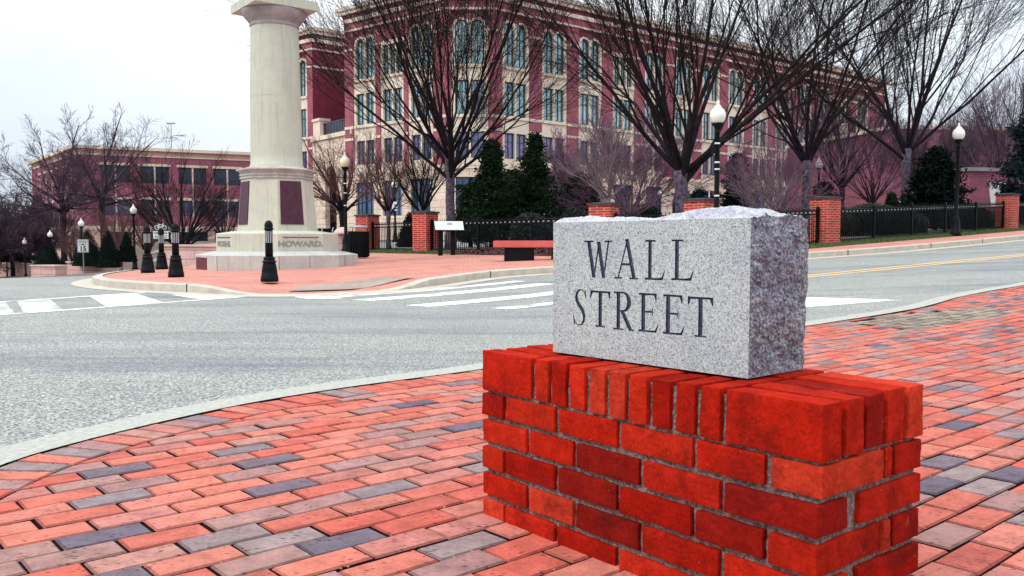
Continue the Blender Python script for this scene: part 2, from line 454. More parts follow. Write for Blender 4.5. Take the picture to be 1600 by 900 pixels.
def text_mesh(body, size, name, mat, parent, M, extrude=.002, sx=1.0, bold=0):
    cu = bpy.data.curves.new(name, 'FONT'); cu.body = body; cu.size = size; cu.align_x = 'CENTER'; cu.align_y = 'CENTER'
    cu.extrude = extrude; cu.resolution_u = 3; cu.offset = bold
    t = bpy.data.objects.new(name, cu); COL.objects.link(t)
    bpy.context.view_layer.update()
    me = bpy.data.meshes.new_from_object(t.evaluated_get(bpy.context.evaluated_depsgraph_get()))
    bpy.data.objects.remove(t)
    me.name = name
    me.transform(M @ Matrix.Diagonal((sx, 1, 1, 1)))
    me.materials.clear(); me.materials.append(MATS[mat])
    o = bpy.data.objects.new(name, me); COL.objects.link(o); o.parent = parent
    return o

# ------------------------------------------------------------------ world, sun, camera
SUN_DIR = Vector((-.62, -.38, .80)).normalized()
W = bpy.data.worlds.new('World'); SC.world = W; W.use_nodes = True
wt = NT(W); bg = wt.n['Background']
sky = wt.add('ShaderNodeTexSky', sky_type='NISHITA'); sky.sun_disc = False
sky.sun_elevation = math.asin(SUN_DIR.z); sky.sun_rotation = atan2(SUN_DIR.x, SUN_DIR.y)
wco = wt.add('ShaderNodeTexCoord').outputs['Generated']
sz = wt.add('ShaderNodeSeparateXYZ'); wt.link(wco, sz.inputs[0])
grad = ramp(wt, sz.outputs[2], [(0., (.84, .88, .94)), (.12, (.86, .90, .955)), (.3, (.93, .965, 1.0)), (1., (.96, .98, 1.0))])
vol = wt.add('ShaderNodeMapRange', i_1=0., i_2=.9, i_3=8.6, i_4=24.); wt.link(sz.outputs[2], vol.inputs[0])
cl = ramp(wt, tnoise(wt, mapping(wt, wco, 0, (1, 1, 3)), 1.6, 6, .55), [(.3, (.86, .90, .95)), (.62, (1.06, 1.05, 1.04))])
oc = mixc(wt, grad, cl, 1., 'MULTIPLY')
ax = wt.add('ShaderNodeMath', operation='ABSOLUTE'); wt.link(sz.outputs[0], ax.inputs[0])
oc = mixc(wt, oc, ramp(wt, ax.outputs[0], [(.12, (1.04, 1.03, 1.02)), (.52, (.86, .915, .965)), (1., (1, 1, 1))]), 1., 'MULTIPLY')
vs = wt.add('ShaderNodeVectorMath', operation='SCALE'); wt.link(oc, vs.inputs[0]); wt.link(vol.outputs[0], vs.inputs['Scale'])
wt.link(mixc(wt, sky.outputs[0], vs.outputs[0], .9), bg.inputs[0])
bg.inputs[1].default_value = .1
sl = bpy.data.lights.new('sun', 'SUN'); sl.energy = 1.4; sl.angle = radians(14); sl.color = (1, .97, .92)
so = bpy.data.objects.new('sun', sl); COL.objects.link(so)
so.rotation_euler = SUN_DIR.to_track_quat('Z', 'Y').to_euler(); so.location = (-20, -20, 40)
cam = bpy.data.cameras.new('camera'); co_ = bpy.data.objects.new('camera', cam); COL.objects.link(co_)
cam.sensor_width = 36; cam.lens = 36 * F / 1600; cam.clip_end = 3000; cam.clip_start = .05
cam.shift_y = (378 + F * math.tan(PIT) - 450) / 1600
co_.location = (0, 0, EYE); co_.rotation_euler = (pi / 2 - PIT, 0, 0)
SC.camera = co_
vsn = SC.view_settings; vsn.view_transform = 'Standard'; vsn.look = 'None'; vsn.exposure = .16; vsn.gamma = 1

# ------------------------------------------------------------------ ground, road, kerbs
def grid(name, s0, s1, n0, n1, st, dz, mat):
    mb = MB(); ns = int((s1 - s0) / st) + 1; nn = int((n1 - n0) / st) + 1
    for i in range(ns):
        for j in range(nn):
            x, y = XY(s0 + i * st, n0 + j * st); mb.v.append((x, y, gz(x, y) + dz))
    for i in range(ns - 1):
        for j in range(nn - 1): mb.face((i * nn + j, i * nn + j + 1, (i + 1) * nn + j + 1, (i + 1) * nn + j)[::-1])
    o = mb.build(name, mat, None, True); o['kind'] = 'structure'; return o
grid('ground', -700, 900, -900, 700, 20, -.30, 'soil')
grid('road', -50, 76, -110, 34, 1.0, -.125, 'asphalt')

NEAR = [(3.2, -3.6), (1.9, -2.5), (.75, -1.45), (-.2, -.5), (-.95, .4), (-1.4, 1.25), (-1.585, 2.05), (-1.588, 2.66), (-1.496, 2.96), (-1.356, 3.28), (-1.17, 3.62), (-.91, 3.95),
        (-.58, 4.29), (-.187, 4.66), (.72, 5.50), (2.379, 7.02), (2.997, 7.60), (3.80, 8.32), (4.298, 8.86), (4.98, 9.66), (5.6, 10.2), (6.3, 10.75), (9.3, 13.3), (16, 19.0), (34, 34.2)]
NEARS = resample(smoothline(NEAR, 2), .12)
def kerb(name, line, width, mat, drop=lambda s, n: .125, gut=0., gmat=None, off=0.0):
    """line = paving edge, road on its left"""
    out = offset(line, width); lip = offset(line, width + .02); g = offset(line, width + .02 + gut)
    mb = MB(); k = len(line)
    for L, dz in ((line, .004 + off), (out, -.002 + off), (lip, -.014), (lip, -.20)):
        for (x, y) in L:
            s, n = SN(x, y); dr = drop(s, n)
            low = -(.125 - dr)
            wob = noise.noise(Vector((x * 1.3, y * 1.3, 3))) * .004
            mb.v.append((x, y, gz(x, y) + low + wob + (dz if dz > -.1 else -.2)))
    for r in range(3):
        for i in range(k - 1): mb.face((r * k + i, r * k + i + 1, (r + 1) * k + i + 1, (r + 1) * k + i))
    o = mb.build(name, mat, None); o['kind'] = 'structure'
    if gut:
        mb = MB()
        for L, dz in ((lip, -.117), (g, -.119)):
            for (x, y) in L: mb.v.append((x, y, gz(x, y) + dz))
        for i in range(k - 1): mb.face((i, i + 1, k + i + 1, k + i))
        o2 = mb.build('gutter', gmat or mat, None); o2['kind'] = 'structure'
    return o
kerb('kerb', NEARS, .20, 'granite_kerb')

FAR_SN = [(14, -92), (13.3, -60), (12, -45), (10.2, -33), (8.6, -26.5), (7, -22.8), (5.7, -20.5), (4.95, -18.7), (4.65, -17), (4.8, -15.3), (5.2, -13.9), (5.75, -12.3), (7.4, -12.0),
          (9.2, -12.9), (10.8, -13.65), (12.4, -13.35), (14.6, -12.5), (17, -11.7), (19.2, -11.2), (21.3, -10.8), (27.4, -10.53), (40, -10.45), (75, -10.4)]
FAR = [XY(*p) for p in FAR_SN]
FARS = resample(smoothline(FAR, 2), .3)
FARR = list(reversed(FARS))      # road on the left when walking down-hill
def ramp_drop(s, n):
    d = hypot(s - 6.5, n + 12.2)
    return .125 * sst(.9, 2.3, d) + .012
kerb('kerb', FARR, .16, 'concrete_kerb', ramp_drop, .38, 'concrete_kerb')
# expansion joints cut across the far kerb
mb = MB()
for (s, n) in ((5.22, -13.9), (10.75, -13.75), (16, -12.0), (20.0, -11.02), (23.5, -10.7), (26.5, -10.55)):
    i = min(range(1, len(FARR) - 1), key=lambda i: hypot(SN(*FARR[i])[0] - s, SN(*FARR[i])[1] - n))
    x, y = offset(FARR, .088)[i]; dx, dy = FARR[i + 1][0] - FARR[i - 1][0], FARR[i + 1][1] - FARR[i - 1][1]
    mb.box((x, y, gz(x, y) - .055), (.018, .20, .135), atan2(dy, dx))
o = mb.build('kerb_joints', 'joint_sand'); o['kind'] = 'structure'

plaza_line = [p for p in FARS if SN(*p)[1] > -33 or SN(*p)[0] > 14.5]
plaza_line = [p for p in plaza_line if SN(*p)[0] < 60]
def plaza_low(x, y):
    s, n = SN(x, y); d = hypot(s - 6.5, n + 12.2)
    return -(.125 - .012) * (1 - sst(.9, 2.3, d))
back = [XY(*p) for p in [(60, -12.15), (30, -12.2), (18.5, -12.4), (16.6, -14.6), (15.75, -16.6), (15.65, -30), (13.8, -33.2)]]
sheet('plaza', plaza_line[::1] + back, .7, 0, 'plaza_brick', zf=plaza_low)
cbp = [XY(*p) for p in [(6.15, -12.75), (7.1, -12.5), (8.7, -12.95), (8.2, -13.5), (6.7, -13.5)]]
sheet('cobble_patch', cbp, .12, .022, 'cobble', zf=plaza_low)
grass_poly = [XY(*p) for p in [(60, -12.15), (30, -12.2), (18.5, -12.4), (17.5, -13.3), (17.4, -14.3), (20, -13.95), (60, -13.95)]]
sheet('turf', grass_poly, .8, .004, 'turf')
tp = [XY(*p) for p in [(15.68, -21.9), (15.65, -30), (17.2, -30), (17.3, -22.2)]]
sheet('turf', tp, .7, .004, 'turf')
park = [XY(*p) for p in [(60, -13.95), (20, -13.95), (17.4, -14.3), (16.9, -15.2), (15.75, -16.6), (15.68, -21.9), (17.3, -22.2), (17.2, -30), (15.65, -30), (13.8, -33.2), (11.4, -36),
                         (13.5, -45), (14.8, -60), (15.5, -92), (75, -92), (75, -14)]]
sheet('park_ground', park, 2.2, -.005, 'soil')
mul = [XY(*p) for p in [(15.8, -16.7), (15.74, -21.85), (17.6, -22), (19.5, -17.0), (17.2, -15.2)]]
sheet('mulch_bed', mul, .35, .012, 'mulch', zf=lambda x, y: .05 * noise.noise(Vector((x * 1.7, y * 1.7, 0))) + .06 * sst(15.8, 16.6, SN(x, y)[0]))
# fallen leaves lying on the mulch
mb = MB()
for _ in range(1500):
    s = R.uniform(15.75, 17.4); n = R.uniform(-21.8, -16.4)
    x, y = XY(s, n); z = gz(x, y) + .03 + .06 * sst(15.8, 16.6, s) + R.uniform(0, .05)
    a = R.uniform(0, 6.3); r = R.uniform(.03, .07); t = R.uniform(-.5, .5)
    mb.poly([(x + r * cos(a), y + r * sin(a), z), (x - r * .5 * sin(a), y + r * .5 * cos(a), z + t * r), (x - r * cos(a), y - r * sin(a), z), (x + r * .5 * sin(a), y - r * .5 * cos(a), z - t * r * .4)])
tag(mb.build('leaf_litter', 'mulch'), 'brown leaf litter lying along the iron fence', None, None, 'stuff')
# grass blades along the verge
mb = MB()
for (s0, s1, n0, n1, cnt) in ((17.4, 40, -13.85, -12.25, 16000), (15.72, 17.1, -29.5, -22.2, 3500)):
    for _ in range(cnt):
        s = s0 + (s1 - s0) * R.random() ** 1.4; n = R.uniform(n0, n1); x, y = XY(s, n); z = gz(x, y)
        h = R.uniform(.03, .11); a = R.uniform(0, 6.3); lx, ly = R.uniform(-.04, .04), R.uniform(-.04, .04); w = .010
        mb.poly([(x - w * cos(a), y - w * sin(a), z), (x + w * cos(a), y + w * sin(a), z), (x + lx, y + ly, z + h)])
tag(mb.build('grass', 'blade'), 'short green grass in a strip below the iron fence', None, None, 'stuff')

# painted road markings
def strip(pts, mat, name):
    P = [XY(*p) for p in pts]; sheet(name, P, .5, -.121, mat)
def sline(a, b, w):
    dx, dy = b[0] - a[0], b[1] - a[1]; L = hypot(dx, dy); nx, ny = -dy / L * w / 2, dx / L * w / 2
    return [(a[0] + nx, a[1] + ny), (b[0] + nx, b[1] + ny), (b[0] - nx, b[1] - ny), (a[0] - nx, a[1] - ny)]
L1 = lambda s: -11.1 - .38 * (s - 1.88)
L2 = lambda s: -13.5 - .43 * (s - 2.3)
strip(sline((-7, L1(-7)), (5.75, L1(5.75)), .13), 'white_paint', 'crosswalk_marking')
strip(sline((-7, L2(-7)), (4.5, L2(4.5)), .13), 'white_paint', 'crosswalk_marking')
for (a0, a1, b0, b1) in ((2.1, 2.35, 1.85, 2.05), (2.5, 2.95, 2.15, 2.6), (3.55, 4.3, 3.15, 3.95)):
    strip([(a0, L2(a0) + .07), (a1, L2(a1) + .07), (b1, L1(b1) - .07), (b0, L1(b0) - .07)], 'worn_paint' if a0 < 3 else 'white_paint', 'crosswalk_marking')
strip([(4.6, -13.6), (4.55, L1(4.55) - .07), (5.45, L1(5.45) - .07), (4.95, -13.3)], 'white_paint', 'crosswalk_marking')
strip([(5.8, -11.85), (5.72, -11.2), (6.15, -11.0), (6.3, -11.62)], 'white_paint', 'crosswalk_marking')
for (s0, n0, s1, n1, w, m) in ((5.9, -11.35, 10.4, -12.1, .30, 'white_paint'), (6.15, -10.5, 10.2, -11.15, .42, 'white_paint'), (6.12, -9.1, 10.2, -9.75, .42, 'white_paint'),
                               (6.6, -8.05, 10.2, -8.6, .30, 'worn_paint'), (7.0, -7.0, 10.2, -7.5, .34, 'worn_paint')):
    strip(sline((s0, n0), (s1, n1), w), m, 'crosswalk_marking')
strip([(10.54, -5.05), (8.2, -5.82), (8.6, -6.7), (10.25, -6.2)], 'white_paint', 'crosswalk_marking')
for dn in (0, .27):
    strip(sline((11.2, -8.35 - dn + .05), (21, -7.2 - dn), .11), 'yellow_paint', 'centre_line')
    strip(sline((21, -7.2 - dn), (60, -7.0 - dn), .11), 'yellow_paint', 'centre_line')

# ------------------------------------------------------------------ near brick pavement, one brick at a time
def clip(poly, a, b, d):
    """keep the part of a polygon lying right of the line a->b shifted right by d"""
    dx, dy = b[0] - a[0], b[1] - a[1]; L = hypot(dx, dy); nx, ny = dy / L, -dx / L
    f = lambda p: (p[0] - a[0]) * nx + (p[1] - a[1]) * ny - d
    out = []
    for i in range(len(poly)):
        p, q = poly[i], poly[(i + 1) % len(poly)]; fp, fq = f(p), f(q)
        if fp >= 0: out.append(p)
        if fp * fq < 0:
            t = fp / (fp - fq); out.append((p[0] + (q[0] - p[0]) * t, p[1] + (q[1] - p[1]) * t))
    return out
REDS = [(.46, .122, .088), (.50, .15, .108), (.42, .102, .077), (.47, .155, .118), (.48, .105, .075)]
DULL = [(.37, .175, .145), (.32, .175, .155), (.40, .15, .125), (.29, .155, .145)]
GREY = [(.155, .115, .135), (.20, .15, .16), (.24, .175, .17), (.12, .095, .12)]
def paver_col(x, y):
    t = R.random()
    c = R.choice(REDS) if t < .60 else (R.choice(DULL) if t < .85 else R.choice(GREY))
    k = R.uniform(.9, 1.1); return tuple(v * k for v in c)
mbp = MB()
def lay(poly, col, lift=0.):
    if len(poly) < 3: return
    area = 0
    for i in range(len(poly)):
        p, q = poly[i], poly[(i + 1) % len(poly)]; area += p[0] * q[1] - q[0] * p[1]
    if abs(area) < .002: return
    if area < 0: poly = poly[::-1]
    cx = sum(p[0] for p in poly) / len(poly); cy = sum(p[1] for p in poly) / len(poly)
    tx, ty = R.gauss(0, .010), R.gauss(0, .010); dz = R.gauss(0, .0011) + lift
    mbp.cc = col; n = len(poly); b = len(mbp.v); e = .0052
    zt = lambda x, y: gz(x, y) + dz + (x - cx) * tx + (y - cy) * ty
    def inset(d):
        out = []
        for i in range(n):
            p0, p, p1 = poly[i - 1], poly[i], poly[(i + 1) % n]
            a = Vector((p[0] - p0[0], p[1] - p0[1])); c = Vector((p1[0] - p[0], p1[1] - p[1]))
            if a.length < 1e-6 or c.length < 1e-6: out.append(p); continue
            a.normalize(); c.normalize()
            m = Vector((-a.y - c.y, a.x + c.x)); k = m.length_squared
            m = m * (2 * d / k) if k > .2 else Vector((0, 0))
            out.append((p[0] + m.x, p[1] + m.y))
        return out
    A = inset(.0031); B = inset(.0031 + e)
    mbp.v += [(x, y, zt(x, y) - .032) for x, y in A] + [(x, y, zt(x, y) - e * .8) for x, y in A] + [(x, y, zt(x, y)) for x, y in B]
    mbp.face(range(b + 2 * n, b + 3 * n))
    for i in range(n):
        k = (i + 1) % n
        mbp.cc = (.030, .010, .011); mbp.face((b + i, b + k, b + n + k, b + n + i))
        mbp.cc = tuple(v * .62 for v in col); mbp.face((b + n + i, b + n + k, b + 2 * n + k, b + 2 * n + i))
ROW = radians(41.0)            # rows run up the street
rd = (cos(ROW), sin(ROW)); pdv = (-sin(ROW), cos(ROW))
COB = [(2.8, 7.25), (3.55, 8.0), (4.57, 8.45), (4.75, 8.05), (3.9, 7.3), (3.12, 6.75)]
NSEG = [(NEARS[i], NEARS[i + 1]) for i in range(len(NEARS) - 1)]
def near_segments(x, y, r=.34):
    return [sg for sg in NSEG if abs(sg[0][0] - x) < r and abs(sg[0][1] - y) < r]
def kerb_side(x, y):
    a, b = min(NSEG, key=lambda g: (g[0][0] - x) ** 2 + (g[0][1] - y) ** 2)
    dx, dy = b[0] - a[0], b[1] - a[1]; return ((x - a[0]) * dy - (y - a[1]) * dx) / hypot(dx, dy)
BL, BH = .2000, .1000
for j in range(-95, 60):
    off = (j % 2) * BL / 2 + R.gauss(0, .004)
    for i in range(-22, 95):
        a0 = i * BL + off; b0 = j * BH
        cx = rd[0] * (a0 + BL / 2) + pdv[0] * (b0 + BH / 2); cy = rd[1] * (a0 + BL / 2) + pdv[1] * (b0 + BH / 2)
        if cy < -1.2 or cx < -2.2 or cx > 13 or cy > 15.5 or (cx > 2.4 + .75 * max(cy, 0) + 1.0): continue
        sd = None
        s_, n_ = SN(cx, cy)
        if n_ < -5.2 or n_ > 5.5: continue
        if n_ < -2.6 or cx < -.5 or cy < .9:
            sd = kerb_side(cx, cy)
            if sd < -.15: continue
        if inpoly(cx, cy, COB): continue
        q = [(rd[0] * a + pdv[0] * b + 0, rd[1] * a + pdv[1] * b) for a, b in ((a0, b0), (a0 + BL, b0), (a0 + BL, b0 + BH), (a0, b0 + BH))]
        if sd is not None and sd < .6:
            border = .206 if s_ < 4.6 else .006
            for sg in near_segments(cx, cy, .5): q = clip(q, sg[0], sg[1], border)
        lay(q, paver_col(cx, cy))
# soldier course beside the kerb
t = 0.; SOL = resample(smoothline(NEAR, 2), .1025)
for i in range(len(SOL) - 1):
    a, b = SOL[i], SOL[i + 1]
    s_, n_ = SN(*a)
    if s_ > 4.6 or a[1] < -1.5: continue
    o1 = offset(SOL[max(0, i - 1):i + 3], -.203); k = 1 if i > 0 else 0
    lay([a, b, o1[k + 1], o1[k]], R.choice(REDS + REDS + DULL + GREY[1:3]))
# grey cobble inset near the far end
cob = [(.26, .21, .16), (.22, .18, .145), (.30, .25, .19), (.17, .14, .12)]
for j in range(-40, 90):
    for i in range(0, 140):
        x = rd[0] * i * .105 + pdv[0] * j * .105; y = rd[1] * i * .105 + pdv[1] * j * .105
        if inpoly(x, y, COB):
            h = .05
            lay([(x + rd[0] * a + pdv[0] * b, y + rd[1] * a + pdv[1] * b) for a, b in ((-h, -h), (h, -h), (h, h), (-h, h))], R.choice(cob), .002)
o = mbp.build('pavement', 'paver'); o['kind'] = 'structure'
mb = MB()                      # grit and plant crumbs caught in the paving joints
for _ in range(420):
    y = .9 + 4.5 * R.random() ** 1.5; x = R.uniform(-.62, .72) * y
    if kerb_side(x, y) < .1: continue
    i_ = round((x * pdv[0] + y * pdv[1]) / BH); dl = i_ * BH - (x * pdv[0] + y * pdv[1])
    x += pdv[0] * dl; y += pdv[1] * dl; z = gz(x, y) - .002; a = R.uniform(0, 6.3); r = R.uniform(.0015, .006)
    mb.poly([(x + r * cos(a), y + r * sin(a), z), (x - r * .5 * sin(a), y + r * .5 * cos(a), z + r * .8), (x - r * cos(a), y - r * sin(a), z + r * .3), (x + r * .5 * sin(a), y - r * .5 * cos(a), z)])
tag(mb.build('litter', 'crumb'), 'pale grit and crumbs caught in the joints of the brick paving', None, None, 'stuff')
pb = [p for p in NEARS] + [XY(45, 6), XY(-3.5, 6)]
sheet('pavement_bed', [NEARS[i] for i in range(0, len(NEARS), 4)] + [XY(45, 6), XY(3, 6)], 1.2, -.019, 'joint_sand')

# ------------------------------------------------------------------ brick plinth
YAW = .8941
PW, PD, PT = .9476, .3493, .4181
plinth = thing('brick_plinth', 'low red brick plinth with a rowlock top course, carrying the carved granite block', 'plinth', (.5185, 1.4384, 0), -YAW)
bmb = MB()
def brick(x0, x1, y0, y1, z0, z1, col, rough=.0021):
    bm = bmesh.new(); bmesh.ops.create_cube(bm, size=1)
    d = (x1 - x0, y1 - y0, z1 - z0)
    for v in bm.verts: v.co = Vector(((x0 + x1) / 2 + v.co.x * d[0], (y0 + y1) / 2 + v.co.y * d[1], (z0 + z1) / 2 + v.co.z * d[2]))
    bmesh.ops.bevel(bm, geom=list(bm.edges), offset=.0035, segments=2, affect='EDGES', profile=.6)
    le = [e for e in bm.edges if e.calc_length() > .03]
    bmesh.ops.subdivide_edges(bm, edges=le, cuts=5, use_grid_fill=True)
    off = Vector((R.uniform(0, 50), R.uniform(0, 50), R.uniform(0, 50)))
    bm.normal_update()
    c = Vector(((x0 + x1) / 2, (y0 + y1) / 2, (z0 + z1) / 2))
    for v in bm.verts:
        nz = noise.noise(v.co * 38 + off) * rough + noise.noise(v.co * 11 + off) * rough * 1.1
        v.co += v.normal * nz
    b = len(bmb.v); bmb.cc = col
    bm.verts.index_update()
    bmb.v += [tuple(v.co) for v in bm.verts]
    for f in bm.faces: bmb.face([b + v.index for v in f.verts])
    bm.free()
PBC = [(.42, .014, .004), (.48, .022, .007), (.34, .009, .003), (.54, .042, .017), (.25, .009, .005), (.40, .013, .004), (.45, .018, .006)]
def pc(): 
    k = R.uniform(.82, 1.08); return tuple(v * k for v in R.choice(PBC))
def course(lens, z0, z1, fixed='x'):
    tot = sum(lens); g = .0122; sc = (PW - g * (len(lens) - 1)) / tot; x = -PW; out = []
    for L in lens: out.append((x, x + L * sc)); x += L * sc + g
    return out
HB = .0548
LA = [.085, .180, .186, .192, .155, .100]; LB = [.170, .150, .186, .192, .196]
for k in range(5):
    z1 = PT - .0992 - k * .0678 - .0068; z0 = z1 - HB - .001
    fr = course(LA if k % 2 == 0 else LB, z0, z1)
    for i, (a, b) in enumerate(fr):
        last = i == len(fr) - 1; first = i == 0
        j = R.gauss(0, .0012)
        if k % 2 == 0:      # the corner brick is a header on the front, a stretcher on the side
            if last: brick(a, b + j, j, .203, z0, z1, pc())
            elif first: brick(a, b, j, .203, z0, z1, pc())
            else: brick(a, b, j, .095, z0, z1, pc())
        else: brick(a, b + (j if last else 0), j, .094, z0, z1, pc())
    if k % 2 == 0:
        for xa, xb in ((-.1, 0), (-PW, -PW + .09)):
            brick(xa, xb, .2135, .238, z0, z1, pc()); brick(xa, xb, .2485, PD, z0, z1, pc())
    else:
        for xa, xb in ((-.095, 0), (-PW, -PW + .095)):
            brick(xa, xb, .128, PD - .0 if R.random() < 2 else PD, z0, z1, pc()); 
    for a, b in course(LB if k % 2 == 0 else LA, z0, z1)[1:-1]: brick(a, b, PD - .095, PD + R.gauss(0, .001), z0, z1, pc())
# rowlock course
zr0, zr1 = PT - .0992, PT
ey = [(i * (.0579 + .01495), i * (.0579 + .01495) + .0579) for i in range(5)]
for i, (a, b) in enumerate(ey):
    j = R.gauss(0, .0015)
    brick(-.196, j, a, b, zr0, zr1 + R.gauss(0, .001), (.42, .014, .004) if i == 0 else pc())
    brick(-PW + j, -PW + .190, a, b, zr0, zr1 + R.gauss(0, .001), (.44, .016, .005) if i == 0 else pc())
rw = (PW - .196 - .190 - 10 * .0142) / 9
for i in range(9):
    x = -PW + .190 + .0142 + i * (rw + .0142); j = R.gauss(0, .0016)
    brick(x, x + rw, j, .198, zr0, zr1 + R.gauss(0, .0012), pc())
    brick(x, x + rw, .209, PD + j, zr0, zr1 + R.gauss(0, .0012), pc())
o = bmb.build('brickwork', 'plinth_brick', plinth)
try:
    o.data.polygons.foreach_set('use_smooth', [True] * len(o.data.polygons)); o.data.set_sharp_from_angle(angle=radians(50))
except Exception: pass
bm = bmesh.new(); bmesh.ops.create_cube(bm, size=1)
for v in bm.verts: v.co = Vector((-PW / 2 + v.co.x * (PW - .021), PD / 2 + v.co.y * (PD - .021), (PT - .012 - .06) / 2 + v.co.z * (PT - .012 + .06)))
bmesh.ops.subdivide_edges(bm, edges=list(bm.edges), cuts=70, use_grid_fill=True); bm.normal_update()
for v in bm.verts: v.co += v.normal * (noise.noise(v.co * 60) * .0022 + noise.noise(v.co * 140) * .0012 + noise.noise(v.co * 9) * .002)
me = bpy.data.meshes.new('mortar'); bm.to_mesh(me); bm.free(); me.materials.append(MATS['mortar'])
o = bpy.data.objects.new('mortar', me); COL.objects.link(o); o.parent = plinth

# ------------------------------------------------------------------ granite name block
SYAW = radians(49.35); SW, SD, SH = .5575, .199, .3145
block = thing('granite_block', 'pale granite block with rough sides, carved with the words WALL STREET', 'stone sign', (.4634, 1.6939, PT + .004), -SYAW)
def bdis(p):
    """rock-faced displacement, vanishing at the dressed front edge and the bed"""
    x, y, z = p
    m = sst(.0, .022, y)
    nb = m * sst(0, .02, z) * (.35 + .65 * sst(0, .035, SD - y))
    q = Vector((x, y, z))
    d = Vector((noise.noise(q * 11 + Vector((3, 0, 0))), noise.noise(q * 11 + Vector((0, 7, 0))), noise.noise(q * 11 + Vector((0, 0, 5))))) * .017
    d += Vector((noise.noise(q * 33), noise.noise(q * 33 + Vector((9, 0, 0))), noise.noise(q * 33 + Vector((0, 4, 0))))) * (.0095 if z < SH - .001 else .005)
    d += Vector((noise.noise(q * 85), noise.noise(q * 85 + Vector((9, 0, 0))), noise.noise(q * 85 + Vector((0, 4, 0))))) * (.0055 if z < SH - .001 else .0028)
    d += Vector((noise.noise(q * 170), noise.noise(q * 170 + Vector((9, 0, 0))), noise.noise(q * 170 + Vector((0, 4, 0))))) * .002
    d *= nb
    if z > SH - .001:
        e = sst(0, .05, y) * sst(0, .03, SD - y + .01)
        d.z = d.z * .8 + e * (.002 + .022 * exp(-((x + .14) / .11) ** 2) + .008 * exp(-((x + .47) / .05) ** 2)) * sst(0, .05, -x) 
    if x > -.001: d.x += m * .004 * sst(0, .05, z) * sst(0, .05, SH - z)
    return Vector(p) + d
def rough_side(o_, ua, va, nu, nv, mi):
    b = len(rb.v)
    for i in range(nu + 1):
        for j in range(nv + 1):
            p = Vector(o_) + Vector(ua) * i / nu + Vector(va) * j / nv
            rb.v.append(tuple(bdis(p)))
    rb.cur = mi
    for i in range(nu):
        for j in range(nv):
            k = b + i * (nv + 1) + j; rb.face((k, k + nv + 1, k + nv + 2, k + 1))
rb = MB()
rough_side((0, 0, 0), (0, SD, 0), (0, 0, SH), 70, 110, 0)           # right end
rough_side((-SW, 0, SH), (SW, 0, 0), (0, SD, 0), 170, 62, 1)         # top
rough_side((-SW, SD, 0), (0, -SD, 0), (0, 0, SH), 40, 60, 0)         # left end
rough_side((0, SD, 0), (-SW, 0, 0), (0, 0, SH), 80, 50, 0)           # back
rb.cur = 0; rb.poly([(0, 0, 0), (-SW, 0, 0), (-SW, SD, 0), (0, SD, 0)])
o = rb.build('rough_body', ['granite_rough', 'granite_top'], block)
def st(x0, y0, x1, y1, w): return [(x0 - w / 2, y0), (x0 + w / 2, y0), (x1 + w / 2, y1), (x1 - w / 2, y1)]
def rc(x0, y0, x1, y1): return [(x0, y0), (x1, y0), (x1, y1), (x0, y1)]
def ring(cx, cy, rx, ry, ix, iy, a0, a1, n=10):
    out = []
    for i in range(n):
        t0 = radians(a0 + (a1 - a0) * i / n); t1 = radians(a0 + (a1 - a0) * (i + 1) / n)
        out.append([(cx + ix * cos(t0), cy + iy * sin(t0)), (cx + rx * cos(t0), cy + ry * sin(t0)), (cx + rx * cos(t1), cy + ry * sin(t1)), (cx + ix * cos(t1), cy + iy * sin(t1))])
    return out
def sstroke():
    sp_ = [(.90, .80, .05), (.80, .92, .05), (.62, .975, .06), (.42, .955, .09), (.27, .87, .15), (.24, .75, .19), (.34, .63, .21), (.52, .52, .22), (.70, .41, .21), (.80, .28, .19),
           (.78, .15, .15), (.62, .045, .09), (.42, .02, .06), (.22, .06, .05), (.08, .20, .05)]
    out = []
    W_, H_ = .047, .086
    L_, R_ = [], []
    for i, (x, y, w) in enumerate(sp_):
        a = sp_[max(0, i - 1)]; b = sp_[min(len(sp_) - 1, i + 1)]
        dx, dy = (b[0] - a[0]) * W_, (b[1] - a[1]) * H_; l = hypot(dx, dy)
        nx, ny = -dy / l * w * W_ / 2, dx / l * w * W_ / 2
        L_.append((x + nx / W_, y + ny / H_)); R_.append((x - nx / W_, y - ny / H_))
    for i in range(len(sp_) - 1): out.append([L_[i], R_[i], R_[i + 1], L_[i + 1]])
    out.append([(.82, .97), (.90, .97), (.93, .74), (.87, .74)]); out.append([(.02, .28), (.08, .28), (.16, .03), (.08, .03)])
    return out
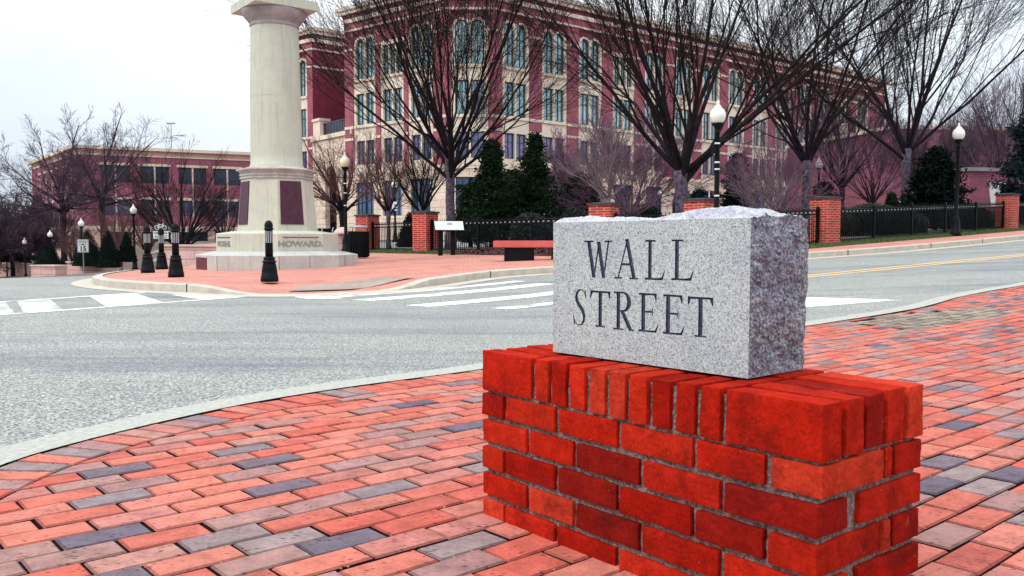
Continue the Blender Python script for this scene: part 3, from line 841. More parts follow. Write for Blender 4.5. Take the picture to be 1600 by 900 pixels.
GL = {
 'W': [st(.17, .98, .365, .01, .13), st(.545, .97, .365, .01, .05), st(.525, .97, .715, .01, .13), st(.875, .98, .715, .01, .05), rc(0, .955, .34, 1), rc(.74, .955, 1, 1)],
 'A': [st(.55, 1.0, .17, .02, .055), st(.52, 1.0, .83, .02, .15), rc(.30, .34, .74, .395), rc(0, 0, .34, .04), rc(.64, 0, 1, .04)],
 'L': [rc(.16, .01, .335, .99), rc(0, .955, .52, 1), rc(0, 0, .80, .05), [(.62, 0), (.90, 0), (1, .24), (.965, .24), (.84, .07), (.62, .05)]],
 'T': [rc(.425, .01, .595, .97), rc(0, .945, 1, 1), [(0, .99), (.0, .79), (.035, .79), (.13, .95)], [(1, .99), (.87, .95), (.965, .79), (1, .79)], rc(.28, 0, .74, .04)],
 'R': [rc(.14, .01, .315, .99), rc(0, .955, .42, 1), rc(0, 0, .48, .04), rc(.3, .955, .47, 1), rc(.3, .475, .47, .525), st(.42, .49, .83, .02, .20), rc(.74, 0, 1.0, .04)] + ring(.46, .7375, .40, .2625, .20, .215, 90, -90),
 'E': [rc(.14, .01, .335, .99), rc(0, .95, .90, 1), [(.90, .99), (.77, .95), (.86, .79), (.90, .79)], rc(.3, .50, .70, .55), rc(.68, .43, .72, .62), rc(0, 0, .86, .05), [(.66, 0), (.90, 0), (1, .22), (.965, .22), (.83, .06), (.66, .05)]],
 'S': sstroke()}
LET = [('W', .105, .185, .1933, .2710), ('A', .2003, .1855, .2717, .2745), ('L', .291, .1858, .3461, .2722), ('L', .3635, .1873, .4218, .2730),
       ('S', .0685, .0700, .1157, .1580), ('T', .1255, .0722, .1891, .1555), ('R', .2002, .0705, .2606, .1565), ('E', .2739, .0717, .330, .1565), ('E', .3424, .0719, .3997, .1563), ('T', .4079, .0722, .472, .1550)]
vs_, fs_ = [], []
for i in range(29):
    pass
vs_ += [Vector((-SW, 0)), Vector((0, 0)), Vector((0, SH)), Vector((-SW, SH))]; fs_.append([0, 1, 2, 3])
for ch, x0, z0, x1, z1 in LET:
    for poly in GL[ch]:
        b = len(vs_)
        pp = [(-SW + x0 + px * (x1 - x0), z0 + pz * (z1 - z0)) for px, pz in poly]
        ar = sum(pp[i][0] * pp[(i + 1) % len(pp)][1] - pp[(i + 1) % len(pp)][0] * pp[i][1] for i in range(len(pp)))
        if ar < 0: pp = pp[::-1]
        vs_ += [Vector(p) for p in pp]; fs_.append(list(range(b, b + len(pp))))
res = delaunay_2d_cdt(vs_, [], fs_, 1, 1e-6)
fm, lm = MB(), MB(); DEP = .0042
V2 = res[0]; inn = set()
for k, f in enumerate(res[2]):
    if any(oi > 0 for oi in res[5][k]): inn.add(k)
ed = {}
for k, f in enumerate(res[2]):
    a, b_, c_ = V2[f[0]], V2[f[1]], V2[f[2]]
    if (b_ - a).cross(c_ - a) < 0: f = list(reversed(f))
    if k in inn:
        lm.poly([(V2[i].x, DEP, V2[i].y) for i in f])
        for i in range(len(f)): ed[(f[i], f[(i + 1) % len(f)])] = 1
    else: fm.poly([(V2[i].x, 0, V2[i].y) for i in f])
for (a, b) in ed:
    if (b, a) not in ed:
        p, q = V2[a], V2[b]
        lm.poly([(p.x, 0, p.y), (q.x, 0, q.y), (q.x, DEP, q.y), (p.x, DEP, p.y)])
fm.build('carved_face', 'granite_face', block); lm.build('lettering', 'letter_paint', block)

# ------------------------------------------------------------------ bollards
def place(px, d): x, y = at(px, d); return (x, y, gz(x, y))
bol = thing('bollard', 'black iron bollard standing alone in front of the stone monument', 'bollard', place(421, 14.9), 0, 'black bollards along the plaza kerb')
m = MB(); m.lathe([(.148, 0), (.150, .07), (.142, .078), (.146, .095), (.138, .105), (.128, .19), (.112, .29), (.102, .325), (.116, .332), (.118, .348), (.108, .356), (.094, .37), (.094, .395), (.100, .402), (.092, .415), (.070, .43)], 24)
m.build('base', 'black_iron', bol, True)
m = MB(); m.lathe([(.066, .42), (.063, .90)], 20); m.build('post', 'black_iron', bol, True)
m = MB()
for i in range(12):
    a = 2 * pi * i / 12 + .1; m.box((.0655 * cos(a), .0655 * sin(a), .765), (.006, .0115, .20), a)
m.build('slots', 'pale_slot', bol)
m = MB(); m.lathe([(.063, .885), (.084, .893), (.086, .905), (.072, .915), (.068, .93), (.072, .945), (.071, .965), (.064, 1.0), (.045, 1.03), (.02, 1.045), (.001, 1.05)], 20); m.build('cap', 'black_iron', bol, True)
for px, d, l in ((275, 16.9, 'black iron bollard at the plaza corner, frontmost of the cluster of three'), (231, 19.3, 'black iron bollard nearest the kerb tip, beside the black lamp post'), (253, 22.0, 'black iron bollard in front of the bike lane sign, rearmost of the cluster')):
    dup(bol, place(px, d), R.uniform(0, 1), l)

# ------------------------------------------------------------------ monument
mx, my = at(435.5, 21.9); mz = gz(mx, my) - .03
mon = thing('column_monument', 'tall pale stone column monument on an octagonal stepped base with dark plaques', 'monument', (mx, my, mz))
VA = atan2(-my, -mx)                     # a vertex of every octagon points at the street corner
def octo(prof, name, mat, par=mon):
    m_ = MB(); m_.lathe(prof, 8, ph=VA); return m_.build(name, mat, par)
octo([(1.97, -.25), (1.97, .33), (1.95, .345), (1.50, .432)], 'lower_step', 'monument_step')
octo([(1.48, .40), (1.48, .845), (1.465, .86), (1.02, .925)], 'upper_step', 'monument_stone')
octo([(.985, .90), (.985, .96), (.965, .965), (.862, 2.20)], 'pedestal', 'monument_stone')
octo([(.87, 2.195), (.90, 2.20), (.90, 2.235), (.88, 2.24), (.88, 2.262), (.905, 2.27), (.905, 2.315), (.885, 2.32), (.895, 2.345), (.94, 2.39), (.985, 2.40), (.985, 2.425), (.70, 2.50)], 'cornice', 'cornice_stone')
m = MB(); m.lathe([(.66, 2.47), (.66, 2.53), (.635, 2.56), (.628, 2.8), (.610, 4.195)], 48); m.lathe([(.606, 4.19), (.606, 4.21)], 48); m.lathe([(.610, 4.205), (.575, 5.92)], 48); o = m.build('shaft', 'monument_stone', mon, True); o.data.set_sharp_from_angle(angle=radians(40))
m = MB(); m.lathe([(.578, 5.90), (.60, 5.935), (.60, 5.96), (.585, 5.98), (.60, 6.02), (.625, 6.03), (.625, 6.05), (.64, 6.06), (.70, 6.12), (.765, 6.20), (.79, 6.26), (.79, 6.30)], 48); m.build('capital', 'capital_stone', mon, True)
sq = VA + pi / 8 + pi / 4 - pi / 4
m = MB(); m.box((0, 0, 6.405), (1.60, 1.60, .21), VA + pi / 8); m.build('abacus', 'monument_stone', mon)
m = MB(); m.lathe([(.95, 6.51), (.80, 6.60), (.55, 6.72)], 4, ph=VA + pi / 8 + pi / 4); m.lathe([(.38, 6.70), (.36, 6.95)], 16); m.build('statue_base', 'bronze', mon)
def face_frame(k, r0, z0, r1, z1):
    """frame of octagon face k (between vertices k and k+1): point(u in -1..1, t in 0..1)"""
    a0, a1 = VA + k * pi / 4, VA + (k + 1) * pi / 4
    def P(u, t, off=0):
        r = r0 + (r1 - r0) * t; z = z0 + (z1 - z0) * t
        p0 = Vector((r * cos(a0), r * sin(a0), z)); p1 = Vector((r * cos(a1), r * sin(a1), z))
        n = Vector((cos((a0 + a1) / 2), sin((a0 + a1) / 2), 0))
        return p0.lerp(p1, (u + 1) / 2) + n * off
    return P
for k in (-8, -6, -4, -2):
    P = face_frame(k + 8, .965, .965, .862, 2.20)
    m = MB(); fr = [P(-.80, .09), P(.80, .09), P(.80, .94), P(-.80, .94)]; fo = [P(-.80, .09, .022), P(.80, .09, .022), P(.80, .94, .022), P(-.80, .94, .022)]
    m.hexa(fr + fo); m.build('plaque', 'bronze', mon)
# octagon faces seen from the corner: 0 = right of the near vertex, -1 = left of it, -2 = far left
def inscription(k, body, sz):
    P = face_frame(k, 1.48, .40, 1.48, .845)
    c = P(0, .52, .002); ux = (P(1, .5) - P(-1, .5)).normalized(); n = ux.cross(Vector((0, 0, 1)))
    if n.dot(P(0, .5)) < 0: ux = -ux; n = -n
    Mx = Matrix(((ux.x, 0, n.x, c.x), (ux.y, 0, n.y, c.y), (0, 1, 0, c.z - .03), (0, 0, 0, 1)))
    text_mesh(body, sz, 'inscription', 'letter_shade_stone', mon, Mx, .012, 1.3, .006)
    m_ = MB()
    def rect(u0, u1, t0, t1):
        a = [P(u0, t0, .001), P(u1, t0, .001), P(u1, t1, .001), P(u0, t1, .001)]; b = [P(u0, t0, .018), P(u1, t0, .018), P(u1, t1, .018), P(u0, t1, .018)]
        m_.hexa(a + b)
    rect(-.80, .80, .80, .83); m_.build('inscription_rule', 'joint_sand', mon)
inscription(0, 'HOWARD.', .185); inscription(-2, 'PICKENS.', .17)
P = face_frame(-2, 1.97, -.05, 1.97, .33)
m = MB(); m.hexa([P(-.9, .12), P(.12, .12), P(.12, .86), P(-.9, .86)] + [P(-.9, .12, .012), P(.12, .12, .012), P(.12, .86, .012), P(-.9, .86, .012)]); m.build('plaque', 'red_plaque', mon)
for k, u in ((0, -.98), (0, .02), (1, -.4), (-1, -.98)):
    P = face_frame(k, 1.97, -.1, 1.97, .33); m = MB(); m.hexa([P(u - .006, 0), P(u + .006, 0), P(u + .006, .99), P(u - .006, .99)] + [P(u - .006, 0, .003), P(u + .006, 0, .003), P(u + .006, .99, .003), P(u - .006, .99, .003)]); m.build('step_joint', 'joint_sand', mon)

# ------------------------------------------------------------------ street lamps
LG = 'black street lamps with white acorn globes'
lamp = thing('street_lamp', 'tall black street lamp with banded pole rising behind the granite block', 'street lamp', (0, 0, 0), 0, LG)
m = MB(); m.lathe([(.17, 0), (.17, .12), (.14, .15), (.125, .45), (.10, .55), (.085, .62), (.062, .68), (.058, 2.0), (.050, 2.85), (.062, 2.87), (.062, 2.91), (.050, 2.93), (.055, 2.97), (.10, 3.04), (.125, 3.08), (.13, 3.11)], 16); m.build('pole', 'black_iron', lamp, True)
m = MB(); m.lathe([(.115, 3.105), (.15, 3.15), (.18, 3.22), (.187, 3.28), (.178, 3.35), (.145, 3.42), (.09, 3.465), (.075, 3.48), (.085, 3.495), (.075, 3.51), (.04, 3.535), (.028, 3.55), (.045, 3.575), (.04, 3.60), (.012, 3.635), (.001, 3.65)], 20); m.build('globe', 'globe', lamp, True)
m = MB(); m.tube([Vector((-.30, 0, 2.72)), Vector((.30, 0, 2.72))], [.012, .012], 6, True); m.build('banner_arm', 'black_iron', lamp)
def lamp_at(x, y, label, first=False, rz=0):
    loc = (x, y, gz(x, y) - .01)
    if first: lamp.location = loc; lamp.rotation_euler.z = rz; return lamp
    return dup(lamp, loc, rz, label, LG)
l0 = lamp_at(*at(1118, 20.6), None, True, .4)
for px, d, l in ((1491, 28.3, 'black street lamp in the grass verge in front of the right-hand fence'), (1276, 42.5, 'slim black street lamp behind the brick pier at the block\'s right'), (618, 50, 'black street lamp with a small white notice on its pole'),
                 (1030, 66, 'small distant street lamp in the dark doorway beside the forked tree'), (874, 57, 'distant street lamp half hidden among the evergreens'), (211, 48.5, 'black street lamp just left of the clustered bollards'),
                 (129, 56, 'black street lamp directly behind the speed limit sign'), (80, 66, 'black street lamp in front of the small rounded shrub left of the speed sign'), (40, 74, 'black street lamp second from the photo\'s left edge'), (11, 80, 'black street lamp at the photo\'s left edge'),
                 (1553, 60, 'distant street lamp globe showing beside the dark spruce')):
    lamp_at(*at(px, d), l, rz=R.uniform(-.2, .2))
wl = dup(lamp, (*at(541, 31.9), gz(*at(541, 31.9)) - .01), .3, 'black street lamp with a warm cream globe behind the monument, by the litter bin', LG)
for c in wl.children:
    if c.name.startswith('globe'):
        c.data = c.data.copy(); c.data.materials[0] = MATS['globe_warm']; c['label'] = 'warm cream globe'
def bands(l, zs, extra=None):
    for z in zs:
        m_ = MB(); m_.lathe([(.0615, z), (.0615, z + .035)], 14); m_.build('pole_band', 'sign_white', l, True)
    if extra: m_ = MB(); m_.box((-.10, 0, extra), (.09, .09, .16)); m_.build('control_box', 'black_iron', l)
bands(l0, (2.62, 2.18, 2.02, 1.40), 2.48)
bands(wl, (2.5, 2.15, 1.7))
for c in list(COL.objects):
    if c.get('label') == 'black street lamp with a small white notice on its pole':
        m = MB(); m.box((.0, -.075, 2.05), (.28, .015, .50)); m.build('notice', 'sign_white', c)
        m = MB(); m.box((0, -.085, 2.12), (.12, .006, .06)); m.build('notice_print', 'sign_black', c); m = MB(); m.box((0, -.085, 1.93), (.10, .006, .10)); m.build('notice_print', 'sign_black', c)

# ------------------------------------------------------------------ brick piers and iron fence
FANG = atan2(.645, .764)
PG = 'brick piers of the park fence'
pier = thing('brick_pier', 'brick fence pier right of the granite block, at the near end of the long fence', 'pier', (0, 0, 0), 0, PG)
m = MB(); m.box((0, 0, .52), (.62, .62, 1.56)); m.build('shaft', 'pier_brick', pier)
m = MB(); m.box((0, 0, 1.325), (.70, .70, .055)); m.lathe([(.40, 1.352), (.30, 1.375)], 4, ph=pi / 4); m.build('cap', 'pier_cap', pier)
PIERS = {'a': at(1287, 25.2), 'b': at(1570, 33.6), 'c': at(1095, 21.6), 'd': at(943, 23.4), 'e': at(665, 29.6), 'f': at(575, 32.6)}
pier.location = (*PIERS['a'], gz(*PIERS['a'])); pier.rotation_euler.z = FANG
for k, l, rz in (('b', 'brick fence pier at the far right, by the dark spruce', FANG), ('c', 'brick fence pier behind the granite block, beside the tall lamp post', FANG), ('d', 'brick fence pier showing above the left of the granite block, pale shrub over it', FANG + .35),
                 ('e', 'brick fence pier beside the slanted information panel', FANG + .25), ('f', 'brick fence pier just right of the black litter bin', FANG + .25)):
    p = PIERS[k]; dup(pier, (*p, gz(*p)), rz, l, PG)
def fence(a, b, label, post_every=2.3, h=1.05, cl=.36):
    dx, dy = b[0] - a[0], b[1] - a[1]; L = hypot(dx, dy); ux, uy = dx / L, dy / L
    a = (a[0] + ux * cl, a[1] + uy * cl); L -= 2 * cl
    t = thing('iron_fence', label, 'fence', (a[0], a[1], gz(*a)), 0, 'iron fence sections between brick piers')
    zo = gz(*a); ang = atan2(uy, ux)
    pt = lambda s, z: (ux * s, uy * s, gz(a[0] + ux * s, a[1] + uy * s) - zo + z)
    n = int(L / .105); m_ = MB()
    for i in range(n + 1):
        s = L * i / n; p = pt(s, 0); m_.box((p[0], p[1], p[2] + h / 2 - .02), (.018, .018, h - .02), ang)
        m_.lathe([(.012, h - .03), (.001, h + .03)], 4, (p[0], p[1], p[2]))
        if i % 2 == 0: m_.cur = 1; m_.lathe([(.002, h - .155), (.021, h - .14), (.021, h - .115), (.002, h - .10)], 6, (p[0], p[1], p[2])); m_.cur = 0
    m_.build('pickets', ['black_iron', 'pale_slot'], t)
    for z in (.09, h - .075, h - .18):
        k = max(2, int(L / 1.0)); m_ = MB()
        for i in range(k):
            p, q = pt(L * i / k, z), pt(L * (i + 1) / k, z)
            m_.tube([Vector(p), Vector(q)], [.021, .021], 4)
        m_.build('rail', 'black_iron', t)
    k = max(1, round(L / post_every))
    for i in range(k + 1):
        p = pt(min(max(L * i / k, .02), L - .02), 0); m_ = MB(); m_.box((p[0], p[1], p[2] + h / 2 - .05), (.075, .075, h + .10), ang)
        m_.lathe([(.05, h), (.05, h + .02), (.001, h + .06)], 4, p, ph=ang + pi / 4); m_.build('post', 'black_iron', t)
    return t
fence(PIERS['a'], PIERS['b'], 'black iron picket fence running along the grass verge at the right')
fence(PIERS['c'], PIERS['a'], 'black iron picket fence showing just right of the granite block')
fence(PIERS['d'], PIERS['c'], 'short black iron fence hidden largely behind the granite block')
fence(PIERS['e'], PIERS['d'], 'black iron picket fence in front of the dark evergreens')
fence(PIERS['f'], PIERS['e'], 'black iron picket fence with bright paving behind it, between two brick piers')
e = (PIERS['b'][0] + .764 * 9, PIERS['b'][1] + .645 * 9)
fence(PIERS['b'], e, 'black iron picket fence continuing beyond the far right pier')

# ------------------------------------------------------------------ litter bin, information panel, bench
x, y = at(561, 25.7); bn = thing('litter_bin', 'black slatted litter bin with a domed lid beside the monument', 'litter bin', (x, y, gz(x, y)))
m = MB(); m.lathe([(.26, .03), (.27, .05), (.305, .76), (.32, .77), (.32, .80), (.28, .80)], 28); 
for i in range(28):
    a = 2 * pi * i / 28; m.box((.295 * cos(a), .295 * sin(a), .41), (.035, .03, .70), a)
m.build('body', 'black_iron', bn)
m = MB()
for i in range(3):
    a = 2 * pi * i / 3 + .4; m.tube([Vector((.27 * cos(a), .27 * sin(a), .79)), Vector((.24 * cos(a), .24 * sin(a), .92))], [.012, .012], 6)
m.build('lid_bracket', 'black_iron', bn)
m = MB(); m.lathe([(.29, .90), (.28, .93), (.18, .97), (.001, .985)], 24); m.build('lid', 'sign_metal', bn, True)

x, y = at(702, 25.9); pa = thing('information_panel', 'slanted white information panel on two black posts', 'information panel', (x, y, gz(x, y)), .18)
m = MB()
for sx in (-.26, .12):
    m_ = MB(); m_.box((sx, .05, .34), (.13, .10, .80)); m_.build('post', 'black_iron', pa)
T = Matrix.Rotation(radians(38), 4, 'X')
def slab(x0, x1, y0, y1, z0, z1, name, mat):
    m_ = MB(); m_.hexa([T @ Vector(p) + Vector((0, -.16, .76)) for p in ((x0, y0, z0), (x1, y0, z0), (x1, y1, z0), (x0, y1, z0), (x0, y0, z1), (x1, y0, z1), (x1, y1, z1), (x0, y1, z1))]); return m_.build(name, mat, pa)
slab(-.44, .44, -.03, .42, -.05, -.01, 'frame', 'black_iron'); slab(-.425, .425, -.015, .405, -.009, .004, 'board', 'panel_white')
slab(-.05, .10, .22, .32, .0045, .007, 'picture', 'sign_metal')
m = MB()
x, y = at(848, 21.3); be = thing('bench', 'low red concrete bench slab on a black block support', 'bench', (x, y, gz(x, y)), .04)
bm = bmesh.new(); bmesh.ops.create_cube(bm, size=1)
for v in bm.verts: v.co = Vector((v.co.x * 2.42, v.co.y * .46, .385 + v.co.z * .17))
bmesh.ops.bevel(bm, geom=list(bm.edges), offset=.018, segments=2, affect='EDGES')
me = bpy.data.meshes.new('seat'); bm.to_mesh(me); bm.free(); me.materials.append(MATS['bench_red']); o = bpy.data.objects.new('seat', me); COL.objects.link(o); o.parent = be
for sx in (-.58, .58):
    m = MB(); m.box((sx, .02, .13), (.72, .38, .34)); m.build('support', 'black_iron', be)

# ------------------------------------------------------------------ signs
def sign_at(px, d, label, name='road_sign', rz=0):
    x, y = at(px, d); return thing(name, label, 'sign', (x, y, gz(x, y)), rz)
def plate(par, z, w, h, mat, name, y=-.03, border=None):
    m_ = MB(); m_.box((0, y, z), (w, .012, h)); o_ = m_.build(name, mat, par)
    if border:
        m_ = MB(); t = .022
        for (cx, cz, ww, hh) in ((0, h / 2 - .03, w - .05, t), (0, -h / 2 + .03, w - .05, t), (w / 2 - .03, 0, t, h - .05), (-w / 2 + .03, 0, t, h - .05)): m_.box((cx, y - .008, z + cz), (ww, .004, hh))
        m_.build('border', border, o_)
    return o_
FR = Matrix(((1, 0, 0, 0), (0, 0, -1, 0), (0, 1, 0, 0), (0, 0, 0, 1)))     # text faces -Y
s1 = sign_at(131, 51, 'white speed limit 15 sign on a thin post at the street crest', rz=.25)
zt = EYE + (378 - 374) / F * 51 - s1.location.z
m = MB(); m.tube([Vector((0, 0, -.1)), Vector((0, 0, zt - .02))], [.03, .03], 8, True); m.build('post', 'sign_metal', s1)
pl = plate(s1, zt - .38, .61, .76, 'sign_white', 'plate', border='sign_black')
text_mesh('SPEED', .17, 'lettering', 'sign_black', pl, Matrix.Translation((0, -.04, zt - .15)) @ FR, .003, 1.0, .001)
text_mesh('LIMIT', .17, 'lettering', 'sign_black', pl, Matrix.Translation((0, -.04, zt - .31)) @ FR, .003, 1.0, .001)
text_mesh('15', .38, 'lettering', 'sign_black', pl, Matrix.Translation((0, -.04, zt - .56)) @ FR, .003, 1.0, .014)
s2 = sign_at(253, 37.7, 'black and white bike lane ahead sign standing behind the bollards', rz=.2)
zt = EYE + (378 - 348) / F * 37.7 - s2.location.z
m = MB(); m.tube([Vector((0, 0, -.1)), Vector((0, 0, zt - .05))], [.03, .03], 8, True); m.build('post', 'sign_metal', s2)
pl = plate(s2, zt - .18, .62, .36, 'sign_black', 'plate')
bk = MB()
def bseg(a, b, w=.022):
    dx, dz = b[0] - a[0], b[1] - a[1]; L = hypot(dx, dz); nx, nz = -dz / L * w / 2, dx / L * w / 2; y0, y1 = -.045, -.037
    bk.hexa([(a[0] + nx, y1, a[1] + nz), (a[0] - nx, y1, a[1] - nz), (b[0] - nx, y1, b[1] - nz), (b[0] + nx, y1, b[1] + nz), (a[0] + nx, y0, a[1] + nz), (a[0] - nx, y0, a[1] - nz), (b[0] - nx, y0, b[1] - nz), (b[0] + nx, y0, b[1] + nz)])
zc = zt - .21
for cx in (-.15, .15):
    for i in range(16):
        a0, a1 = 2 * pi * i / 16, 2 * pi * (i + 1) / 16; bseg((cx + .085 * cos(a0), zc + .085 * sin(a0)), (cx + .085 * cos(a1), zc + .085 * sin(a1)))
for a, b in (((-.15, 0), (-.07, .12)), ((-.07, .12), (.10, .12)), ((.10, .12), (.0, -.01)), ((0, -.01), (-.15, 0)), ((0, -.01), (-.08, .14)), ((.15, 0), (.085, .16)), ((.085, .16), (.13, .165)), ((-.12, .145), (-.04, .145))): bseg((a[0], zc + a[1]), (b[0], zc + b[1]))
bk.build('bicycle_symbol', 'sign_white', pl)
pl = plate(s2, zt - .53, .62, .33, 'sign_white', 'plate')
text_mesh('BIKE LANE', .125, 'lettering', 'sign_black', pl, Matrix.Translation((0, -.04, zt - .45)) @ FR, .003, .92, 0)
text_mesh('AHEAD', .16, 'lettering', 'sign_black', pl, Matrix.Translation((0, -.04, zt - .61)) @ FR, .003, 1.0, 0)

# ------------------------------------------------------------------ low stone walls and planters
def wall_thing(name, label, cat, pts, h, th, mat, cap=.08):
    a = pts[0]; zo = gz(*a); t = thing(name, label, cat, (a[0], a[1], zo))
    m_ = MB(); c_ = MB()
    for p, q in zip(pts, pts[1:]):
        dx, dy = q[0] - p[0], q[1] - p[1]; L = hypot(dx, dy); cx, cy = (p[0] + q[0]) / 2 - a[0], (p[1] + q[1]) / 2 - a[1]
        m_.box((cx, cy, h / 2 - .25), (L, th, h + .5), atan2(dy, dx)); c_.box((cx, cy, h + cap / 2), (L + .06, th + .12, cap), atan2(dy, dx))
    m_.build('wall', mat, t); c_.build('coping', 'peach_stucco', t)
    return t
wall_thing('garden_wall', 'low pinkish stone wall running behind the bollards and the monument', 'wall', [at(262, 36), at(350, 33.5), at(440, 34)], .86, .45, 'garden_stone')
wall_thing('planter', 'low pinkish stone planter below the small rounded shrub', 'planter', [at(62, 60), at(100, 58.5)], .9, 1.2, 'garden_stone')
wall_thing('planter', 'low pinkish stone planter holding the big dark cone shrub', 'planter', [at(118, 54), at(160, 53)], .8, 1.2, 'garden_stone')
wall_thing('garden_wall', 'far peach wall low at the photo\'s left edge', 'wall', [at(-40, 84), at(48, 80)], 2.0, .5, 'peach_stucco')
x, y = at(537, 38); gp = thing('stone_urn', 'squat pinkish stone urn with a domed top behind the monument', 'urn', (x, y, gz(x, y)))
m = MB(); m.box((0, 0, .35), (.62, .62, .8)); m.build('base', 'garden_stone', gp)
m = MB(); m.lathe([(.42, .74), (.44, .80), (.40, .86), (.28, 1.0), (.1, 1.06), (.001, 1.07)], 18); m.build('dome', 'peach_stucco', gp, True)
x, y = at(512, 40); bb = thing('metal_bench', 'black metal bench with a hooped back behind the monument', 'bench', (x, y, gz(x, y) + .25), .1)
m = MB(); m.box((0, 0, .43), (1.5, .45, .05)); m.build('seat', 'black_iron', bb)
m = MB(); m.box((0, .24, .68), (1.5, .05, .38)); m.build('backrest', 'black_iron', bb)
for sx in (-.72, -.24, .24, .72):
    m = MB(); m.tube([Vector((sx, -.2, -.3)), Vector((sx, -.22, .62)), Vector((sx, 0, .72)), Vector((sx, .26, .90))], [.03] * 4, 6); m.build('leg', 'sign_metal', bb)

# ------------------------------------------------------------------ buildings
def arch_pts(x0, x1, zs, n=8, e=0):
    """arch from right springing to left springing"""
    cx, r = (x0 + x1) / 2, (x1 - x0) / 2 + e
    return [(cx + r * cos(pi * i / n), zs + r * sin(pi * i / n)) for i in range(n + 1)]
class Face:
    def __init__(s, O, u, base):
        L = hypot(*u); s.O = O; s.u = (u[0] / L, u[1] / L); s.n = (s.u[1], -s.u[0]); s.base = base   # normal on the right of u
        s.ang = atan2(s.u[1], s.u[0])
    def P(s, a, z, off=0): return (s.O[0] + s.u[0] * a + s.n[0] * off - s.base[0], s.O[1] + s.u[1] * a + s.n[1] * off - s.base[1], z)
    def box(s, m, a0, a1, z0, z1, o0, o1):
        m.hexa([s.P(a0, z0, o1), s.P(a1, z0, o1), s.P(a1, z0, o0), s.P(a0, z0, o0), s.P(a0, z1, o1), s.P(a1, z1, o1), s.P(a1, z1, o0), s.P(a0, z1, o0)])
    def panel(s, m, outline, holes, off, depth):
        loops = [outline] + holes; flat = [p for l in loops for p in l]
        tri = tessellate_polygon([[Vector((p[0], p[1], 0)) for p in l] for l in loops])
        b = len(m.v); m.v += [s.P(p[0], p[1], off) for p in flat]
        for t in tri:
            a, b_, c = (Vector(flat[i]) for i in t)
            if (b_ - a).cross(c - a) < 0: t = (t[0], t[2], t[1])
            m.face([b + i for i in t])
        for l in loops:
            for i in range(len(l)):
                p, q = l[i], l[(i + 1) % len(l)]
                m.poly([s.P(p[0], p[1], off), s.P(q[0], q[1], off), s.P(q[0], q[1], off - depth), s.P(p[0], p[1], off - depth)])
def window(par, fc, ops, off, glass, bars=1, rows=(.62,), name='window'):
    """ops: openings (x0,x1,z0,z1,arched); one frame mesh with its glass as a child"""
    fm_, gm = MB(), MB(); t = .09
    for x0, x1, z0, z1, ar in ops:
        zs = z1 - (x1 - x0) / 2 if ar else z1
        out = [(x0, z0), (x1, z0)] + (arch_pts(x0, x1, zs) if ar else [(x1, z1), (x0, z1)])
        inn_ = [(x0 + t, z0 + t), (x1 - t, z0 + t)] + (arch_pts(x0, x1, zs, 8, -t) if ar else [(x1 - t, z1 - t), (x0 + t, z1 - t)])
        fc.panel(fm_, out, [inn_], off, .08)
        for k in range(bars):
            cx = x0 + (x1 - x0) * (k + 1) / (bars + 1); fc.box(fm_, cx - .04, cx + .04, z0 + t, z1 - t * (1 if not ar else 1.2), off - .07, off - .004)
        for q in rows:
            zz = z0 + (z1 - z0) * q; fc.box(fm_, x0 + t, x1 - t, zz - .035, zz + .035, off - .066, off - .006)
        gm.poly([fc.P(p[0], p[1], off - .05) for p in out])
    f = fm_.build(name, 'teal_frame', par); gm.build('pane', glass, f); return f
ZB0, ZG, ZT = -1.5, 7.0, 22.0
class Shell: pass
